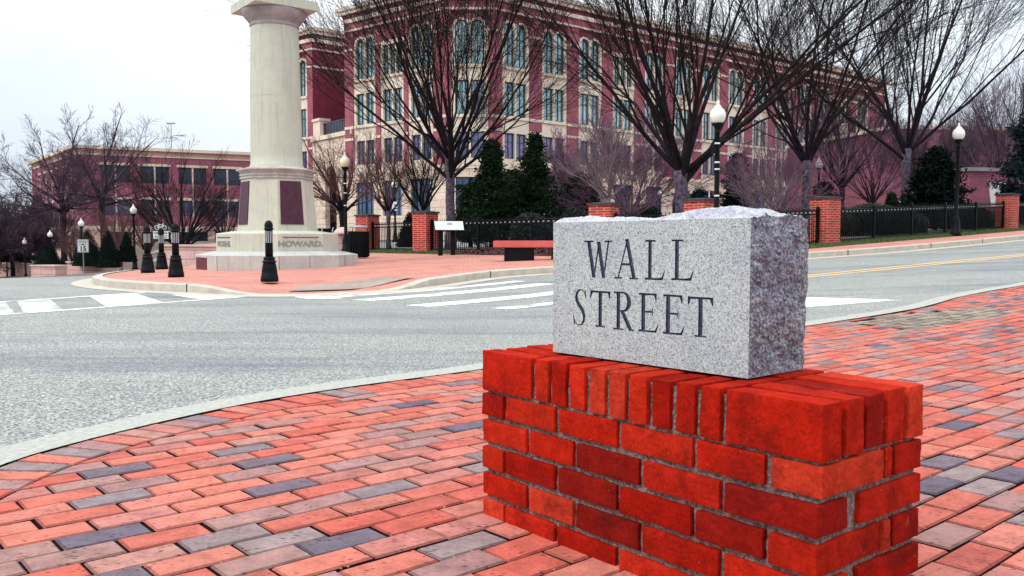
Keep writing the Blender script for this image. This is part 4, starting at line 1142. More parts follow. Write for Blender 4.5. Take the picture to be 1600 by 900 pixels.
def office_face(par, fc, L, bays, M, zbase=ZB0, first=0., arched_ground=(), ends=(1, 1)):
    """a brick front: stone ground floor, bays of paired windows between brick piers. bays = list of (centre, kind)"""
    bw = 1.52           # half width of the stone bay
    edges = [first] + [v for c, k in bays for v in (c - bw, c + bw)] + [L]
    for i in range(0, len(edges), 2):
        a0, a1 = edges[i], edges[i + 1]
        if a1 - a0 < .05: continue
        fc.box(M['brick'], a0, a1, ZG, 19.75, -.45, 0)
        for z0, z1 in ((9.95, 10.17), (11.0, 11.24), (18.05, 18.25)): fc.box(M['trim'], a0, a1, z0, z1, .002, .06)
    fc.box(M['brick'], first, L, 19.75, 21.15, -.45, -.001)
    for z0, z1, o in ((ZG - .2, ZG + .12, .10), (19.78, 19.95, .07), (20.55, 20.9, .16), (21.3, 21.62, .38), (21.62, 21.95, .52)):
        fc.box(M['trim'], first - (o if ends[0] else 0), L + (o if ends[1] else 0), z0, z1, -.02 if z0 < 21.2 else -.6, o)
    fc.box(M['dark'], first, L, 20.95, 21.3, -.4, .12)
    fc.box(M['dark'], first, L, 21.15, 21.3, -.45, .03)
    holes = []
    for c, k in bays:
        gl = 'teal_glass'
        lo, hi = (c - 1.22, c - .08), (c + .08, c + 1.22)
        if k == 'arch': top = [(lo[0], lo[1], 15.4, 19.0, True), (hi[0], hi[1], 15.4, 19.0, True)]
        else: top = [(c - 1.25, c - .46, 15.2, 18.0, False), (c - .36, c + .36, 15.2, 18.0, False), (c + .46, c + 1.25, 15.2, 18.0, False)]
        r2 = [(lo[0], lo[1], 11.3, 14.1, False), (hi[0], hi[1], 11.3, 14.1, False)]
        r3 = [(lo[0], lo[1], 7.7, 9.86, False), (hi[0], hi[1], 7.7, 9.86, False)]
        if k == 'arch':
            zs = 19.0 - .57
            al = arch_pts(hi[0], hi[1], zs, 8, .20); ar = arch_pts(lo[0], lo[1], zs, 8, .20)
            outl = [(c - bw, ZG), (c + bw, ZG), (c + bw, zs)] + al[:-1] + [(c, zs + .55)] + ar[1:] + [(c - bw, zs)]
            fc.box(M['brick'], c - bw, c + bw, 17.6, 19.75, -.54, -.43)
        else:
            outl = [(c - bw, ZG), (c + bw, ZG), (c + bw, 18.35), (c - bw, 18.35)]; fc.box(M['brick'], c - bw, c + bw, 18.35, 19.75, -.45, -.20)
        hl = []
        for x0, x1, z0, z1, a_ in top + r2 + r3:
            zs_ = z1 - (x1 - x0) / 2 if a_ else z1
            hl.append([(x0, z0), (x1, z0)] + (arch_pts(x0, x1, zs_) if a_ else [(x1, z1), (x0, z1)]))
        fc.panel(M['bay'], outl, hl, -.10, .32)
        for z in (15.4, 11.3): fc.box(M['trim'], c - 1.4, c + 1.4, z - .28, z - .06, -.12, .03)
        window(par, fc, top, -.30, gl, 1, (.30, .66)); window(par, fc, r2, -.30, gl, 1, (.66,)); window(par, fc, r3, -.30, 'violet_glass', 1, (.66,))
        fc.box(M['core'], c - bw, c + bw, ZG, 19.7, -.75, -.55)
    gh = []
    for i, (c, k) in enumerate(bays):
        if i in arched_ground:
            x0, x1 = c - 1.7, c + 1.7; gh.append([(x0, zbase + .2), (x1, zbase + .2)] + arch_pts(x0, x1, 4.4, 10))
            fc.box(M['core'], x0 - .3, x1 + .3, zbase, 6.4, -1.9, -1.7)
        elif k == 'arch' or True:
            ops = [(c - 1.2, c - .06, 3.0, 6.1, False), (c + .06, c + 1.2, 3.0, 6.1, False)]
            gh.append([(c - 1.2, 3.0), (c + 1.2, 3.0), (c + 1.2, 6.1), (c - 1.2, 6.1)])
            window(par, fc, ops, -.14, 'blue_glass', 1, (.7,)); fc.box(M['trim'], c - 1.4, c + 1.4, 2.75, 2.98, -.05, .09)
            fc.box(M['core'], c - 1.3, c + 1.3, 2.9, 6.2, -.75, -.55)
    fc.panel(M['stone'], [(first, zbase), (L, zbase), (L, ZG - .2), (first, ZG - .2)], gh, .04, .5)
def MS(): return {k: MB() for k in ('brick', 'trim', 'dark', 'bay', 'core', 'stone')}
A_ = (-5.5, 73.0); B_ = (-1.5, 73.0)
e3 = (-.769, .640); e1 = (.764, .645)
bd = thing('office_building', 'large red brick and cream stone office building with arched top windows behind the bare trees', 'building', (A_[0], A_[1], 0))
M_ = MS()
E_ = (A_[0] + e3[0] * 12.9, A_[1] + e3[1] * 12.9)
fl = Face(E_, (-e3[0], -e3[1]), A_)
office_face(bd, fl, 12.9, [(12.9 - 10.2, 'arch'), (12.9 - 6.55, 'flat'), (12.9 - 3.0, 'arch')], M_, ends=(1, 0))
fcn = Face(A_, (1, 0), A_)
office_face(bd, fcn, 4.0, [(2.0, 'arch')], M_, ends=(0, 0))
fr = Face(B_, e1, A_)
LR = 66.0
bays = [(2.45 + 4.45 * i, 'flat' if i in (3, 9, 12) else 'arch') for i in range(14)]
bays = [b for b in bays if b[0] < LR - 2]
office_face(bd, fr, LR, bays, M_, arched_ground=(5, 6, 7, 10), ends=(0, 1))
# wing set back on the left, with its link and balustrade
C_ = (-19.9, 88.0)
w0 = (C_[0] + e3[0] * 6.4, C_[1] + e3[1] * 6.4)
fw = Face(w0, (-e3[0], -e3[1]), A_); office_face(bd, fw, 6.4, [(6.4 - 2.4, 'arch')], M_, ends=(1, 0))
fwr = Face(C_, e1, A_)
fwr.box(M_['dark'], 0, 14, ZB0, 21.3, -.5, 0)
for z0, z1, o in ((18.05, 18.25, .06), (19.78, 19.95, .07), (20.55, 20.9, .16), (21.3, 21.62, .38), (21.62, 21.95, .52)): fwr.box(M_['trim'], 0, 14, z0, z1, -.02, o)
lk = Face((C_[0] + .3, C_[1] - .9), (E_[0] - C_[0] - .1, E_[1] - C_[1] + 1.2), A_)
LL = hypot(E_[0] - C_[0], E_[1] - C_[1])
lk.panel(M_['stone'], [(-.4, ZB0), (LL, ZB0), (LL, 10.6), (-.4, 10.6)], [[(2.2, -1.2), (4.6, -1.2)] + arch_pts(2.2, 4.6, 6.8, 8)], 0, .5)
lk.box(M_['core'], 1.8, 5.0, ZB0, 8.6, -1.2, -1.0)
lk.box(M_['trim'], -.4, LL, 10.6, 11.0, -.5, .2); lk.box(M_['trim'], 0, 1.5, 11.0, 12.5, -.9, .1); lk.box(M_['trim'], -.1, 1.6, 12.5, 12.75, -1, .2)
M_['brick'].build('wall', 'office_brick', bd); M_['trim'].build('stone_band', 'cream_trim', bd); M_['dark'].build('dark_wall', 'office_brick_dark', bd)
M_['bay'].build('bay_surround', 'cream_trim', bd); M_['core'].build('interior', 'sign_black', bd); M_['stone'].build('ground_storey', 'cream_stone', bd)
m = MB()
for i in range(14): lk.box(m, 1.6 + i * .32, 1.64 + i * .32, 11.0, 12.2, -.3, -.25)
lk.box(m, 1.5, LL, 12.15, 12.25, -.33, -.22); lk.box(m, 1.5, LL, 11.05, 11.12, -.33, -.22); lk.box(m, 1.5, LL, 11.1, 12.15, -.29, -.28)
m.build('balcony_rail', 'dark_glass', bd)
m = MB(); D_ = (B_[0] + e1[0] * LR, B_[1] + e1[1] * LR)
rp = [(p[0] - A_[0], p[1] - A_[1]) for p in (E_, A_, B_, D_, (D_[0] - 10, D_[1] + 20), (E_[0] + 10, E_[1] + 40))]
m.prism(rp, 21.0, 21.2); rp2 = [(p[0] - A_[0], p[1] - A_[1]) for p in (w0, C_, (C_[0] + 12, C_[1] + 10), (w0[0] + 9, w0[1] + 14))]; m.prism(rp2, 21.0, 21.2); m.build('roof', 'roof_grey', bd)
# side walls behind, for other viewpoints
m = MB()
fe = Face(D_, (-.2, 1), A_); fe.box(m, 0, 22, -1, 21.3, -.5, 0)
fe2 = Face((E_[0] + 10, E_[1] + 40), (E_[0] - E_[0] - 10, -40), A_); fe2.box(m, 0, 41, -1, 21.3, -.5, 0)
m.build('end_wall', 'office_brick', bd)

# low brick building at the left
A2 = at(125, 85.0); B2 = (at(388, 92.0)); e4 = (B2[0] - A2[0], B2[1] - A2[1]); L4 = hypot(*e4) + 7
lb = thing('office_building', 'low red brick building at the left with a mast on its roof', 'building', (A2[0], A2[1], 0))
f4 = Face(A2, e4, A2); C2 = at(55, 104.0); f5 = Face(C2, (A2[0] - C2[0], A2[1] - C2[1]), A2); L5 = hypot(A2[0] - C2[0], A2[1] - C2[1])
mb_, mt, mc, mst = MB(), MB(), MB(), MB()
def low_face(fc, L, cols):
    holes = []
    for (c, hw) in cols:
        for z0, z1, gl in ((6.55, 8.25, 'dark_glass'), (3.3, 4.9, 'violet_glass'), (.3, 1.7, 'dark_glass')):
            holes.append([(c - hw, z0), (c + hw, z0), (c + hw, z1), (c - hw, z1)])
            window(lb, fc, [(c - hw, c + hw, z0, z1, False)], -.18, gl, 1, (.30,))
            fc.box(mt, c - hw - .15, c + hw + .15, z1, z1 + .24, -.05, .07)
        fc.box(mt, c - .07, c + .07, 1.8, 8.2, -.20, .06)
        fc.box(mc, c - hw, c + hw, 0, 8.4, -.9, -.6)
    fc.panel(mb_, [(0, 1.9), (L, 1.9), (L, 9.2), (0, 9.2)], [h for h in holes if h[0][1] > 2], 0, .4)
    fc.panel(mst, [(0, -4), (L, -4), (L, 1.9), (0, 1.9)], [h for h in holes if h[0][1] < 2], .03, .4)
    fc.box(mt, 0, L, 1.9, 2.25, -.02, .12); fc.box(mt, -.3, L + .3, 9.75, 10.05, -.8, .45); fc.box(mst, 0, L, 9.2, 9.75, -.4, .03)
    fc.box(mt, 0, L, 9.16, 9.28, -.02, .10)
low_face(f4, L4, [(3.4, 1.35), (7.0, 1.35), (10.6, 1.35), (14.0, 1.35), (17.6, 1.35)])
low_face(f5, L5, [(L5 - 2.4, .75), (L5 - 5.6, .75), (L5 - 8.8, .75), (L5 - 12, .75), (L5 - 15.5, .75), (L5 - 19, .75)])
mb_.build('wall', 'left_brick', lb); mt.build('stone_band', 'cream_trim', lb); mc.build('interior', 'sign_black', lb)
mst.build('ground_storey', 'peach_stucco', lb)
m = MB(); D2 = (A2[0] + f4.u[0] * L4, A2[1] + f4.u[1] * L4)
m.prism([(p[0] - A2[0], p[1] - A2[1]) for p in (C2, A2, D2, (D2[0] - 8, D2[1] + 18))], 9.3, 9.6); m.build('roof', 'roof_grey', lb)
m = MB(); fb = Face(D2, (-.4, .92), A2); fb.box(m, 0, 18, -4, 9.7, -.4, 0); m.build('end_wall', 'left_brick', lb)
m = MB(); p = f4.P(8.9, 0, -3); m.tube([Vector((p[0], p[1], 9.5)), Vector((p[0], p[1], 13.0))], [.05, .04], 6); m.box((p[0], p[1], 13.0), (.8, .25, .12)); m.build('mast', 'sign_metal', lb)

# brick building far right
A3 = at(1392, 74.0); rbd = thing('brick_building', 'red brick building with few windows behind the trees at the far right', 'building', (A3[0], A3[1], 0))
f6 = Face(A3, (.985, .17), A3); mb_, mt = MB(), MB(); hs = []
for c in (5, 11, 17, 23, 29):
    for z0 in (5.4,):
        hs.append([(c - .9, z0), (c + .9, z0), (c + .9, z0 + 2), (c - .9, z0 + 2)]); window(rbd, f6, [(c - .9, c + .9, z0, z0 + 2, False)], -.18, 'dark_glass', 1, (.5,))
f6.panel(mb_, [(0, 0), (34, 0), (34, 10.2), (0, 10.2)], hs, 0, .4); f6.box(mt, -.2, 34, 10.2, 10.5, -.6, .25); f6.box(mt, 0, 34, 3.9, 4.15, -.02, .06)
f7 = Face((A3[0] - 4, A3[1] + 16), (4, -16), A3); f7.panel(mb_, [(0, 0), (16.5, 0), (16.5, 10.2), (0, 10.2)], [], 0, .4); f7.box(mt, 0, 16.5, 10.2, 10.5, -.6, .25)
mb_.build('wall', 'far_brick', rbd); mt.build('stone_band', 'cream_trim', rbd)
m = MB(); m.prism([(0, 0), (33.5, 5.8), (31, 22), (-4, 16)], 10.0, 10.2); m.build('roof', 'roof_grey', rbd)
m = MB(); m.box((0, 0, 1.2), (2.6, 2.2, 3.4)); x, y = at(1520, 50)
kk = thing('kiosk', 'small red brick kiosk with a white panel behind the right-hand fence', 'kiosk', (x, y, gz(x, y)), .2); m.build('wall', 'far_brick', kk)
m = MB(); m.hexa([(.1, -1.16, .9), (.8, -1.16, .9), (.8, -1.12, .9), (.1, -1.12, .9), (-.15, -1.25, 2.3), (1.0, -1.25, 2.3), (1.0, -1.12, 2.3), (-.15, -1.12, 2.3)]); m.build('panel', 'white_canvas', kk)
m = MB(); m.box((0, 0, 3.0), (2.9, 2.5, .2)); m.build('roof', 'roof_grey', kk)

# ------------------------------------------------------------------ bare trees
def rot_about(v, axis, a): return Matrix.Rotation(a, 3, axis) @ v
def perp(v):
    x = v.cross(Vector((0, 0, 1)))
    if x.length < 1e-3: x = Vector((1, 0, 0))
    return x.normalized()
def branch(r_, tips, mb, p, d, L, r0, r1, nseg, n, up, wig):
    pts = [p.copy()]; rad = [r0]; d = d.copy()
    for i in range(nseg):
        d = (d + Vector((r_.gauss(0, wig), r_.gauss(0, wig), r_.gauss(0, wig) + up))).normalized()
        p = p + d * (L / nseg); pts.append(p.copy()); rad.append(r0 + (r1 - r0) * (i + 1) / nseg)
    mb.tube(pts, rad, n); return pts, rad
def grow(r_, mb, p, d, L, r, lev, maxlev, nch, ang, up, wig, tips, ratio=.62, minr=.004):
    last = lev == maxlev
    pts, rad = branch(r_, tips, mb, p, d, L, r, max(minr, r * (.24 if not last else .35)), 5 if lev < 2 else (4 if lev < maxlev else 3), 6 if lev == 0 else (5 if lev == 1 else (4 if lev == 2 else 3)), up, wig)
    if last: tips.append(pts[-1]); tips.append(pts[-2]); return
    k = nch[lev]; 
    for i in range(k):
        t = .22 + .78 * (i + r_.uniform(.2, .9)) / k if lev else .18 + .82 * (i + r_.uniform(.2, .9)) / k
        f = t * (len(pts) - 1); j = min(int(f), len(pts) - 2); q = pts[j].lerp(pts[j + 1], f - j); rr = rad[j] + (rad[j + 1] - rad[j]) * (f - j)
        dd = (pts[j + 1] - pts[j]).normalized()
        ax = rot_about(perp(dd), dd, r_.uniform(0, 2 * pi))
        nd = rot_about(dd, ax, r_.uniform(ang * .6, ang * 1.3))
        grow(r_, mb, q, nd, L * ratio * (1.05 - .45 * t) * r_.uniform(.8, 1.2), max(minr, rr * .52), lev + 1, maxlev, nch, ang, up, wig, tips, ratio, minr)
def bare_tree(px, d, label, fork, trunk_r, limbs, L, spread, nch, mats=('bark_grey', 'twig_dark'), seed=1, up=.04, wig=.085, ang=.42, buds=None, lean=(0, 0), cat='tree', name='bare_tree', ratio=.62, group=None, minr=.004, zoff=0, bias=0, leader=0, lr=.55, drop=.28):
    r_ = random.Random(seed); x, y = at(px, d); z = gz(x, y)
    t = thing(name, label, cat, (x, y, z + zoff), 0, group)
    tm, cm = MB(), MB(); tips = []
    p = Vector((0, 0, -.15)); pts = [p]; n = 6; rad = [trunk_r * 1.45]
    for i in range(n):
        p = Vector((lean[0] * (i + 1) / n + r_.gauss(0, .02) * trunk_r * 4, lean[1] * (i + 1) / n, -.15 + (fork + .15) * (i + 1) / n)); pts.append(p)
        rad.append(trunk_r * (1.12 if i == 0 else 1.0 - .02 * i if i < n - 2 else 1.08))
    tm.tube(pts, rad, 12, True)
    top = pts[-1]; tm.cur = 1
    if leader:
        grow(r_, cm, top, Vector((.04, 0, 1)), leader, trunk_r * .6, 0, len(nch), nch, ang, .03, wig, tips, .45, minr)
    for i in range(limbs):
        az = 2 * pi * (i + r_.uniform(-.3, .3)) / limbs; tl = spread * (.25 + .75 * ((i * .618 + .1) % 1.0))
        d0 = Vector((sin(tl) * cos(az) + bias, sin(tl) * sin(az), cos(tl)))
        q = top + Vector((0, 0, r_.uniform(-drop, .06) * fork * .6)); q.x += lean[0] * 0
        f = r_.uniform(.8, 1.12)
        # the heavy lower part of each limb belongs to the trunk
        dd = d0.normalized(); base, rb_ = branch(r_, tips, tm, q, dd, L * .28 * f, trunk_r * lr, trunk_r * lr * .72, 4, 8, up * .6, wig * .6)
        nd = (base[-1] - base[-2]).normalized()
        grow(r_, cm, base[-1], nd, L * .74 * f, trunk_r * lr * .72, 0, len(nch), nch, ang, up, wig, tips, ratio, minr)
        for c in range(2):
            j = 2 + c; ax = rot_about(perp(nd), nd, r_.uniform(0, 6.28))
            grow(r_, cm, base[j], rot_about(nd, ax, ang * 1.1), L * .55 * f, trunk_r * lr * .48, 0, len(nch), nch, ang, up, wig, tips, ratio, minr)
    tm.build('trunk', [mats[0], mats[1] if mats[1].startswith('twig_p') else 'bark_dark'], t, True); cm.build('crown', mats[1], t, True)
    if buds:
        bm_ = MB()
        for q in tips:
            if r_.random() > buds[0]: continue
            for _ in range(buds[1]):
                c = q + Vector((r_.gauss(0, .07), r_.gauss(0, .07), r_.gauss(0, .07))); a = Vector((r_.gauss(0, 1), r_.gauss(0, 1), r_.gauss(0, 1))).normalized() * r_.uniform(.014, .03); b = a.cross(Vector((r_.gauss(0, 1), r_.gauss(0, 1), 1))).normalized() * a.length * .6
                bm_.poly([c - a, c + b, c + a, c - b])
        bm_.build('buds', 'bud', t)
    return t
bare_tree(704, 32, 'large budding vase-shaped bare tree behind the information panel', 3.7, .17, 16, 8.6, 1.12, (7, 7, 5), drop=.62, seed=3, buds=(.55, 1), lr=.42, up=.035, ang=.36)
bare_tree(1064, 27.5, 'big dark bare tree forking low just left of the tall lamp post', 2.35, .20, 13, 9.2, 1.02, (7, 6, 4), ('bark_grey', 'twig_dark'), lr=.44, drop=.4, seed=8, up=.03, ang=.33, lean=(-.05, 0), zoff=0)
bare_tree(1257, 30.5, 'dark upright bare tree behind the brick pier at the block\'s right', 2.7, .15, 11, 8.4, .85, (7, 6, 3), ('bark_grey', 'twig_dark'), lr=.42, seed=12, up=.035, ang=.34)
bare_tree(1411, 38, 'tall bare tree spreading against the open sky at right', 3.5, .17, 12, 10.4, 1.0, (7, 6, 4), ('bark_grey', 'twig_dark'), lr=.42, seed=21, up=.03, ang=.34)
bare_tree(1313, 43, 'smaller violet-twigged bare tree between two dark bare trees', 2.3, .13, 10, 5.6, .85, (6, 6, 4), ('bark_dark', 'twig_violet'), seed=5, up=.04)
bare_tree(536, 42, 'brown-twigged bare tree behind the warm white lamp', 1.9, .15, 9, 3.6, 1.15, (6, 5, 3), ('bark_dark', 'twig_brown'), seed=31, up=.03, ang=.45)
bare_tree(608, 40, 'slender bare tree behind the gap in the fence, beside a sign post', 1.7, .10, 8, 3.3, 1.0, (6, 5, 3), ('bark_grey', 'twig_brown'), seed=33, up=.035)
bare_tree(662, 41, 'slender dark bare tree close behind the large budding tree', 1.6, .11, 8, 3.6, .95, (6, 5, 3), ('bark_dark', 'twig_dark'), seed=34, up=.035)
bare_tree(950, 29, 'pale spreading bare shrub above the brick pier left of the block', 1.1, .07, 9, 2.3, 1.2, (5, 4), ('twig_pale', 'twig_pale'), seed=41, up=.05, minr=.006, wig=.12, cat='shrub', name='bare_shrub', zoff=.5)
bare_tree(985, 36, 'violet-twigged bare crape myrtle left of the big forked tree', 1.0, .09, 12, 4.0, 1.15, (6, 6, 5), ('twig_pale', 'twig_pink'), seed=42, up=.03, wig=.15, minr=.006, name='bare_tree')
bare_tree(885, 40, 'violet-twigged bare crape myrtle behind the right evergreen', 1.3, .09, 10, 3.6, 1.05, (6, 6, 4), ('twig_pale', 'twig_pink'), seed=43, up=.03, wig=.15, minr=.006)
bare_tree(1198, 29, 'pale bare shrub with arching twigs right of the tall lamp', .45, .06, 10, 1.95, 1.25, (5, 4), ('twig_pale', 'twig_pale'), seed=45, up=.04, minr=.0055, wig=.12, cat='shrub', name='bare_shrub', zoff=.25)
bare_tree(1215, 40, 'violet bare crape myrtle massed behind the pale shrub', .8, .09, 12, 4.1, 1.2, (6, 6, 5), ('twig_violet', 'twig_pink'), seed=46, up=.03, wig=.14)
bare_tree(1545, 50, 'bare tree with slanting pale trunk above the small kiosk', 2.2, .12, 9, 6.0, .9, (6, 6, 3), ('trunk_pale', 'twig_violet'), seed=51, up=.035, lean=(.5, 0))
bare_tree(1360, 58, 'violet hazy bare tree far behind the long fence', 2.0, .12, 10, 5.4, .95, (6, 6, 4), ('bark_dark', 'twig_violet'), seed=52, up=.03)
bare_tree(1448, 60, 'violet hazy bare tree behind the dense evergreen at right', 2.0, .12, 11, 5.8, 1.1, (6, 6, 5), ('bark_dark', 'twig_violet'), seed=54, up=.03, wig=.1, minr=.007)
bare_tree(1505, 64, 'violet hazy bare tree directly behind the right-hand lamp', 2.0, .12, 11, 6.4, 1.1, (6, 6, 5), ('bark_dark', 'twig_pink'), seed=55, up=.03, wig=.1, minr=.007)
bare_tree(1610, 56, 'bare tree cut off by the photo\'s right edge', 2.4, .13, 10, 7.2, .9, (6, 6, 3), ('bark_dark', 'twig_violet'), seed=53, up=.03)
# left side
bare_tree(288, 51, 'dark multi-stemmed bare tree rising from behind the low stone wall', .95, .17, 10, 5.3, 1.2, (6, 5, 3), ('bark_dark', 'twig_dark'), seed=61, up=.03, ang=.45, wig=.07, minr=.005)
bare_tree(163, 60, 'tall dark bare tree with a thin leader beside the speed limit sign', 5.4, .19, 9, 5.0, 1.6, (6, 6, 4), ('bark_dark', 'twig_violet'), seed=62, up=.01, ang=.6, wig=.10, leader=5.6, minr=.007)
bare_tree(101, 70, 'broad dark bare tree left of the speed limit sign', 5.8, .23, 12, 6.3, 1.65, (6, 6, 5), ('bark_dark', 'twig_violet'), seed=63, up=.01, ang=.6, wig=.10, leader=6.5, minr=.008)
bare_tree(352, 54, 'small violet bare tree just left of the monument', .7, .09, 9, 3.4, .9, (6, 5, 3), ('bark_dark', 'twig_violet'), seed=64, up=.04, zoff=.2)
bare_tree(188, 49.5, 'pale-stemmed crape myrtle with knotted trunk in front of a dark cone shrub', .5, .16, 9, 3.2, .62, (4, 4), ('trunk_pale', 'twig_brown'), seed=65, up=.05)
bare_tree(232, 51, 'pale-stemmed crape myrtle behind the left bollard', .8, .11, 7, 2.8, .6, (4, 4), ('trunk_pale', 'twig_brown'), seed=66, up=.04)
bare_tree(115, 62, 'reddish-stemmed crape myrtle by the speed limit sign', .9, .12, 8, 3.0, .7, (4, 4), ('trunk_pale', 'twig_brown'), seed=67, up=.04)
for i, (px, d, L, l) in enumerate(((60, 84, 7.0, 'dim violet bare tree second from the far left mass'), (20, 80, 7.0, 'dim violet bare tree at the photo\'s left edge'), (-18, 76, 7.4, 'dim violet bare tree cut off by the left edge'), (88, 96, 6.0, 'dim violet bare tree farthest back at the left'))):
    bare_tree(px, d, l, 2.4, .2, 12, L * .64, 1.5, (7, 6, 5), ('bark_dark', 'twig_violet'), seed=71 + i, up=.02, ang=.5, group='far bare trees at the left', minr=.013, wig=.1)

# ------------------------------------------------------------------ evergreens and shrubs
def leaves(mb, r_, c, n, sg, size):
    for _ in range(n):
        p = c + Vector((r_.gauss(0, sg[0]), r_.gauss(0, sg[1]), r_.gauss(0, sg[2])))
        a = Vector((r_.gauss(0, 1), r_.gauss(0, 1), r_.gauss(0, .7))).normalized() * size * r_.uniform(.6, 1.3)
        b = a.cross(Vector((r_.gauss(0, 1), r_.gauss(0, 1), r_.gauss(0, 1)))).normalized() * a.length * .42
        mb.poly([p - a, p + b, p + a, p - b])
def evergreen(px, d, label, H, W, mat, seed, nb=130, size=.075, shape=1.0, skirt=.02, name='evergreen_tree', zoff=0, per=60):
    r_ = random.Random(seed); x, y = at(px, d); t = thing(name, label, 'tree', (x, y, gz(x, y) + zoff))
    m_ = MB(); m_.tube([Vector((0, 0, -.1)), Vector((.03, 0, H * .5)), Vector((0, 0, H * .96))], [W * .07, W * .045, .01], 8); 
    cm = MB()
    for i in range(nb):
        h = skirt + (1 - skirt) * (i + r_.random()) / nb
        rad = W * (1 - h) ** shape * (.85 + .5 * noise.noise(Vector((h * 6, seed * 3.7, 0)))) * min(1, .45 + h * 4)
        az = i * 2.399 + r_.gauss(0, .3); L = rad * r_.uniform(.55, 1.05) * (1.3 if i % 5 == 0 else 1)
        tip = Vector((cos(az) * L, sin(az) * L, h * H + L * r_.uniform(-.05, .45)))
        m_.tube([Vector((0, 0, h * H)), tip], [.02, .006], 3)
        for q in (.35, .62, .85, 1.0):
            leaves(cm, r_, Vector((0, 0, h * H)).lerp(tip, q), int(per * (.3 + .25 * q)), (W * .085, W * .085, W * .06), size)
    leaves(cm, r_, Vector((0, 0, H * .97)), 30, (.06, .06, .14), size)
    m_.build('trunk', 'bark_dark', t); cm.build('crown', mat, t); return t
evergreen(768, 33.5, 'dark feathery evergreen left of the pair behind the fence', 3.9, 1.55, 'leaf_conifer', 1, 120, .075, .8)
evergreen(836, 34.5, 'dark feathery evergreen with a pointed top, right of the pair', 4.2, 1.5, 'leaf_conifer', 2, 120, .075, .85)
evergreen(800, 37, 'dark evergreen filling the gap between the feathery pair', 2.9, 1.9, 'leaf_conifer', 3, 120, .07, .7)
evergreen(905, 37, 'dark low evergreen behind the pier left of the block', 2.7, 1.8, 'leaf_conifer', 4, 110, .07, .6)
evergreen(735, 36, 'narrow dark evergreen behind the information panel', 2.4, 1.3, 'leaf_conifer', 5, 90, .07, .5)
evergreen(1092, 31, 'small dark blue-green conifer behind the forked tree', 1.75, 1.0, 'leaf_blue', 6, 90, .06, .7)
evergreen(1458, 36, 'dense dark evergreen behind the fence, left of the right-hand lamp', 3.1, 1.65, 'leaf_dark', 7, 170, .085, .62, zoff=.1)
evergreen(1612, 40, 'large dark blue spruce at the right edge', 5.2, 2.2, 'leaf_blue', 8, 190, .09, .7)
evergreen(1390, 44, 'small dark conifer between the trunks behind the long fence', 1.7, .8, 'leaf_conifer', 9, 70, .07, .7)
evergreen(1285, 41, 'small dark conifer behind the violet-twigged tree', 2.2, 1.2, 'leaf_dark', 10, 90, .07, .5)
evergreen(1150, 44, 'dark blue evergreen standing in the arched doorway', 4.0, 1.2, 'leaf_dark', 11, 110, .09, .5)
evergreen(20, 92, 'distant dark evergreen at the far left', 5.0, 3.0, 'leaf_dark', 12, 110, .16, .5)
evergreen(75, 100, 'distant dark evergreen beside the low building', 6.0, 3.4, 'leaf_dark', 13, 120, .16, .5)
def shrub(px, d, label, H, W, mat, seed, cone=0., n=2600, size=.045, name='round_shrub', zoff=0, sx=1.0, cat='shrub'):
    r_ = random.Random(seed); x, y = at(px, d); t = thing(name, label, cat, (x, y, gz(x, y) + zoff))
    core, lv = MB(), MB()
    def rad(h, az):
        base = (1 - h) ** .75 * 1.02 if cone else (1 - (2 * h - 1) ** 2) ** .5 if h > .35 else .95
        return W * base * (1 + .10 * noise.noise(Vector((cos(az) * 2, sin(az) * 2, h * 4 + seed))))
    N, K = 20, 12
    b = len(core.v)
    for j in range(K + 1):
        h = j / K
        for i in range(N):
            a = 2 * pi * i / N; q = rad(min(h, .995), a) * .90; core.v.append((cos(a) * q * sx, sin(a) * q, h * H * .96 - .05))
    for j in range(K):
        for i in range(N): core.face((j * N + i, j * N + (i + 1) % N, (j + 1) * N + (i + 1) % N, (j + 1) * N + i))
    for _ in range(n):
        h = 1 - r_.random() ** 1.0 if not cone else 1 - r_.random() ** .6; a = r_.uniform(0, 2 * pi); q = rad(min(h, .99), a) * r_.uniform(.88, 1.05)
        leaves(lv, r_, Vector((cos(a) * q * sx, sin(a) * q, h * H)), 1, (.015, .015, .015), size)
    core.build('stems', 'leaf_dark', t, True); lv.build('foliage', mat, t); return t
shrub(829, 28.3, 'clipped round dark shrub behind the red bench', 1.12, .66, 'leaf_holly', 1, zoff=.05, n=3600)
shrub(899, 29, 'round dark shrub just left of the brick pier behind the block', .95, .52, 'leaf_holly', 2, zoff=.35)
shrub(1037, 30, 'low dark shrub at the foot of the forked tree', .62, .55, 'leaf_holly', 3, zoff=.15, sx=1.3)
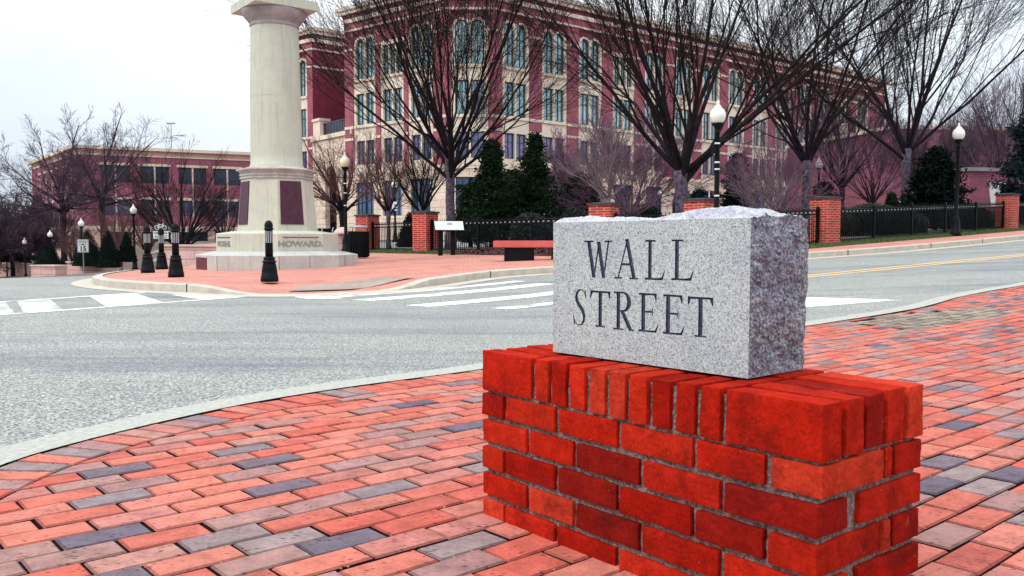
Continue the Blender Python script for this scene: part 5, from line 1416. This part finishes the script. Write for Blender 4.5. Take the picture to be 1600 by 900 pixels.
shrub(1205, 26.5, 'wide low brown-green shrub beneath the pale arching twigs', .72, .62, 'leaf_hedge', 4, zoff=.25, sx=1.2)
shrub(1130, 27, 'small dark shrub between the tall lamp and the wide shrub', .55, .5, 'leaf_holly', 5, zoff=.25)
shrub(1360, 33, 'broad clipped green hedge shrub behind the long fence', .95, .7, 'leaf_hedge', 6, sx=1.4, zoff=.2, n=3600)
shrub(1318, 32, 'small dark shrub low behind the fence near the brick pier', .75, .55, 'leaf_holly', 7, sx=1.2)
shrub(1410, 33, 'dark shrub behind the middle of the long fence', .8, .7, 'leaf_holly', 8, sx=1.3)
shrub(1385, 31.5, 'dark bushy shrub close behind the long fence, left of its middle', .9, .75, 'leaf_dark', 21, sx=1.3, zoff=.1)
shrub(1502, 34, 'dark bushy shrub behind the fence right of the verge lamp', .95, .8, 'leaf_dark', 22, sx=1.2, zoff=.1)
shrub(868, 29.5, 'dark clipped shrub between two rounder shrubs behind the bench', .9, .5, 'leaf_holly', 23, zoff=.1)
shrub(1545, 37, 'dark shrub behind the fence left of the far right pier', .7, .8, 'leaf_holly', 9, sx=1.2)
shrub(1008, 40, 'rounded dark shrub in the doorway below the small lamp', 1.6, .75, 'leaf_dark', 10)
shrub(640, 40, 'dark cone shrub between the two brick piers', 1.6, .62, 'leaf_dark', 11, cone=1)
shrub(138, 52.5, 'dark cone shrub behind the speed limit sign', 2.2, .95, 'leaf_dark', 12, cone=1, name='cone_shrub', zoff=.55)
shrub(170, 45.5, 'tall dark cone shrub behind the pale knotted crape myrtle', 1.9, .62, 'leaf_dark', 13, cone=1, name='cone_shrub', zoff=.3)
shrub(199, 47, 'narrow dark cone shrub left of the black lamp post', 1.6, .5, 'leaf_dark', 14, cone=1, name='cone_shrub', zoff=.5)
shrub(76, 61, 'dark rounded cone shrub in the pinkish planter at left', 1.7, .95, 'leaf_dark', 15, cone=1, name='cone_shrub', zoff=.9)
shrub(118, 62, 'low dark shrub at the foot of the broad dark tree', .7, .8, 'leaf_dark', 16)
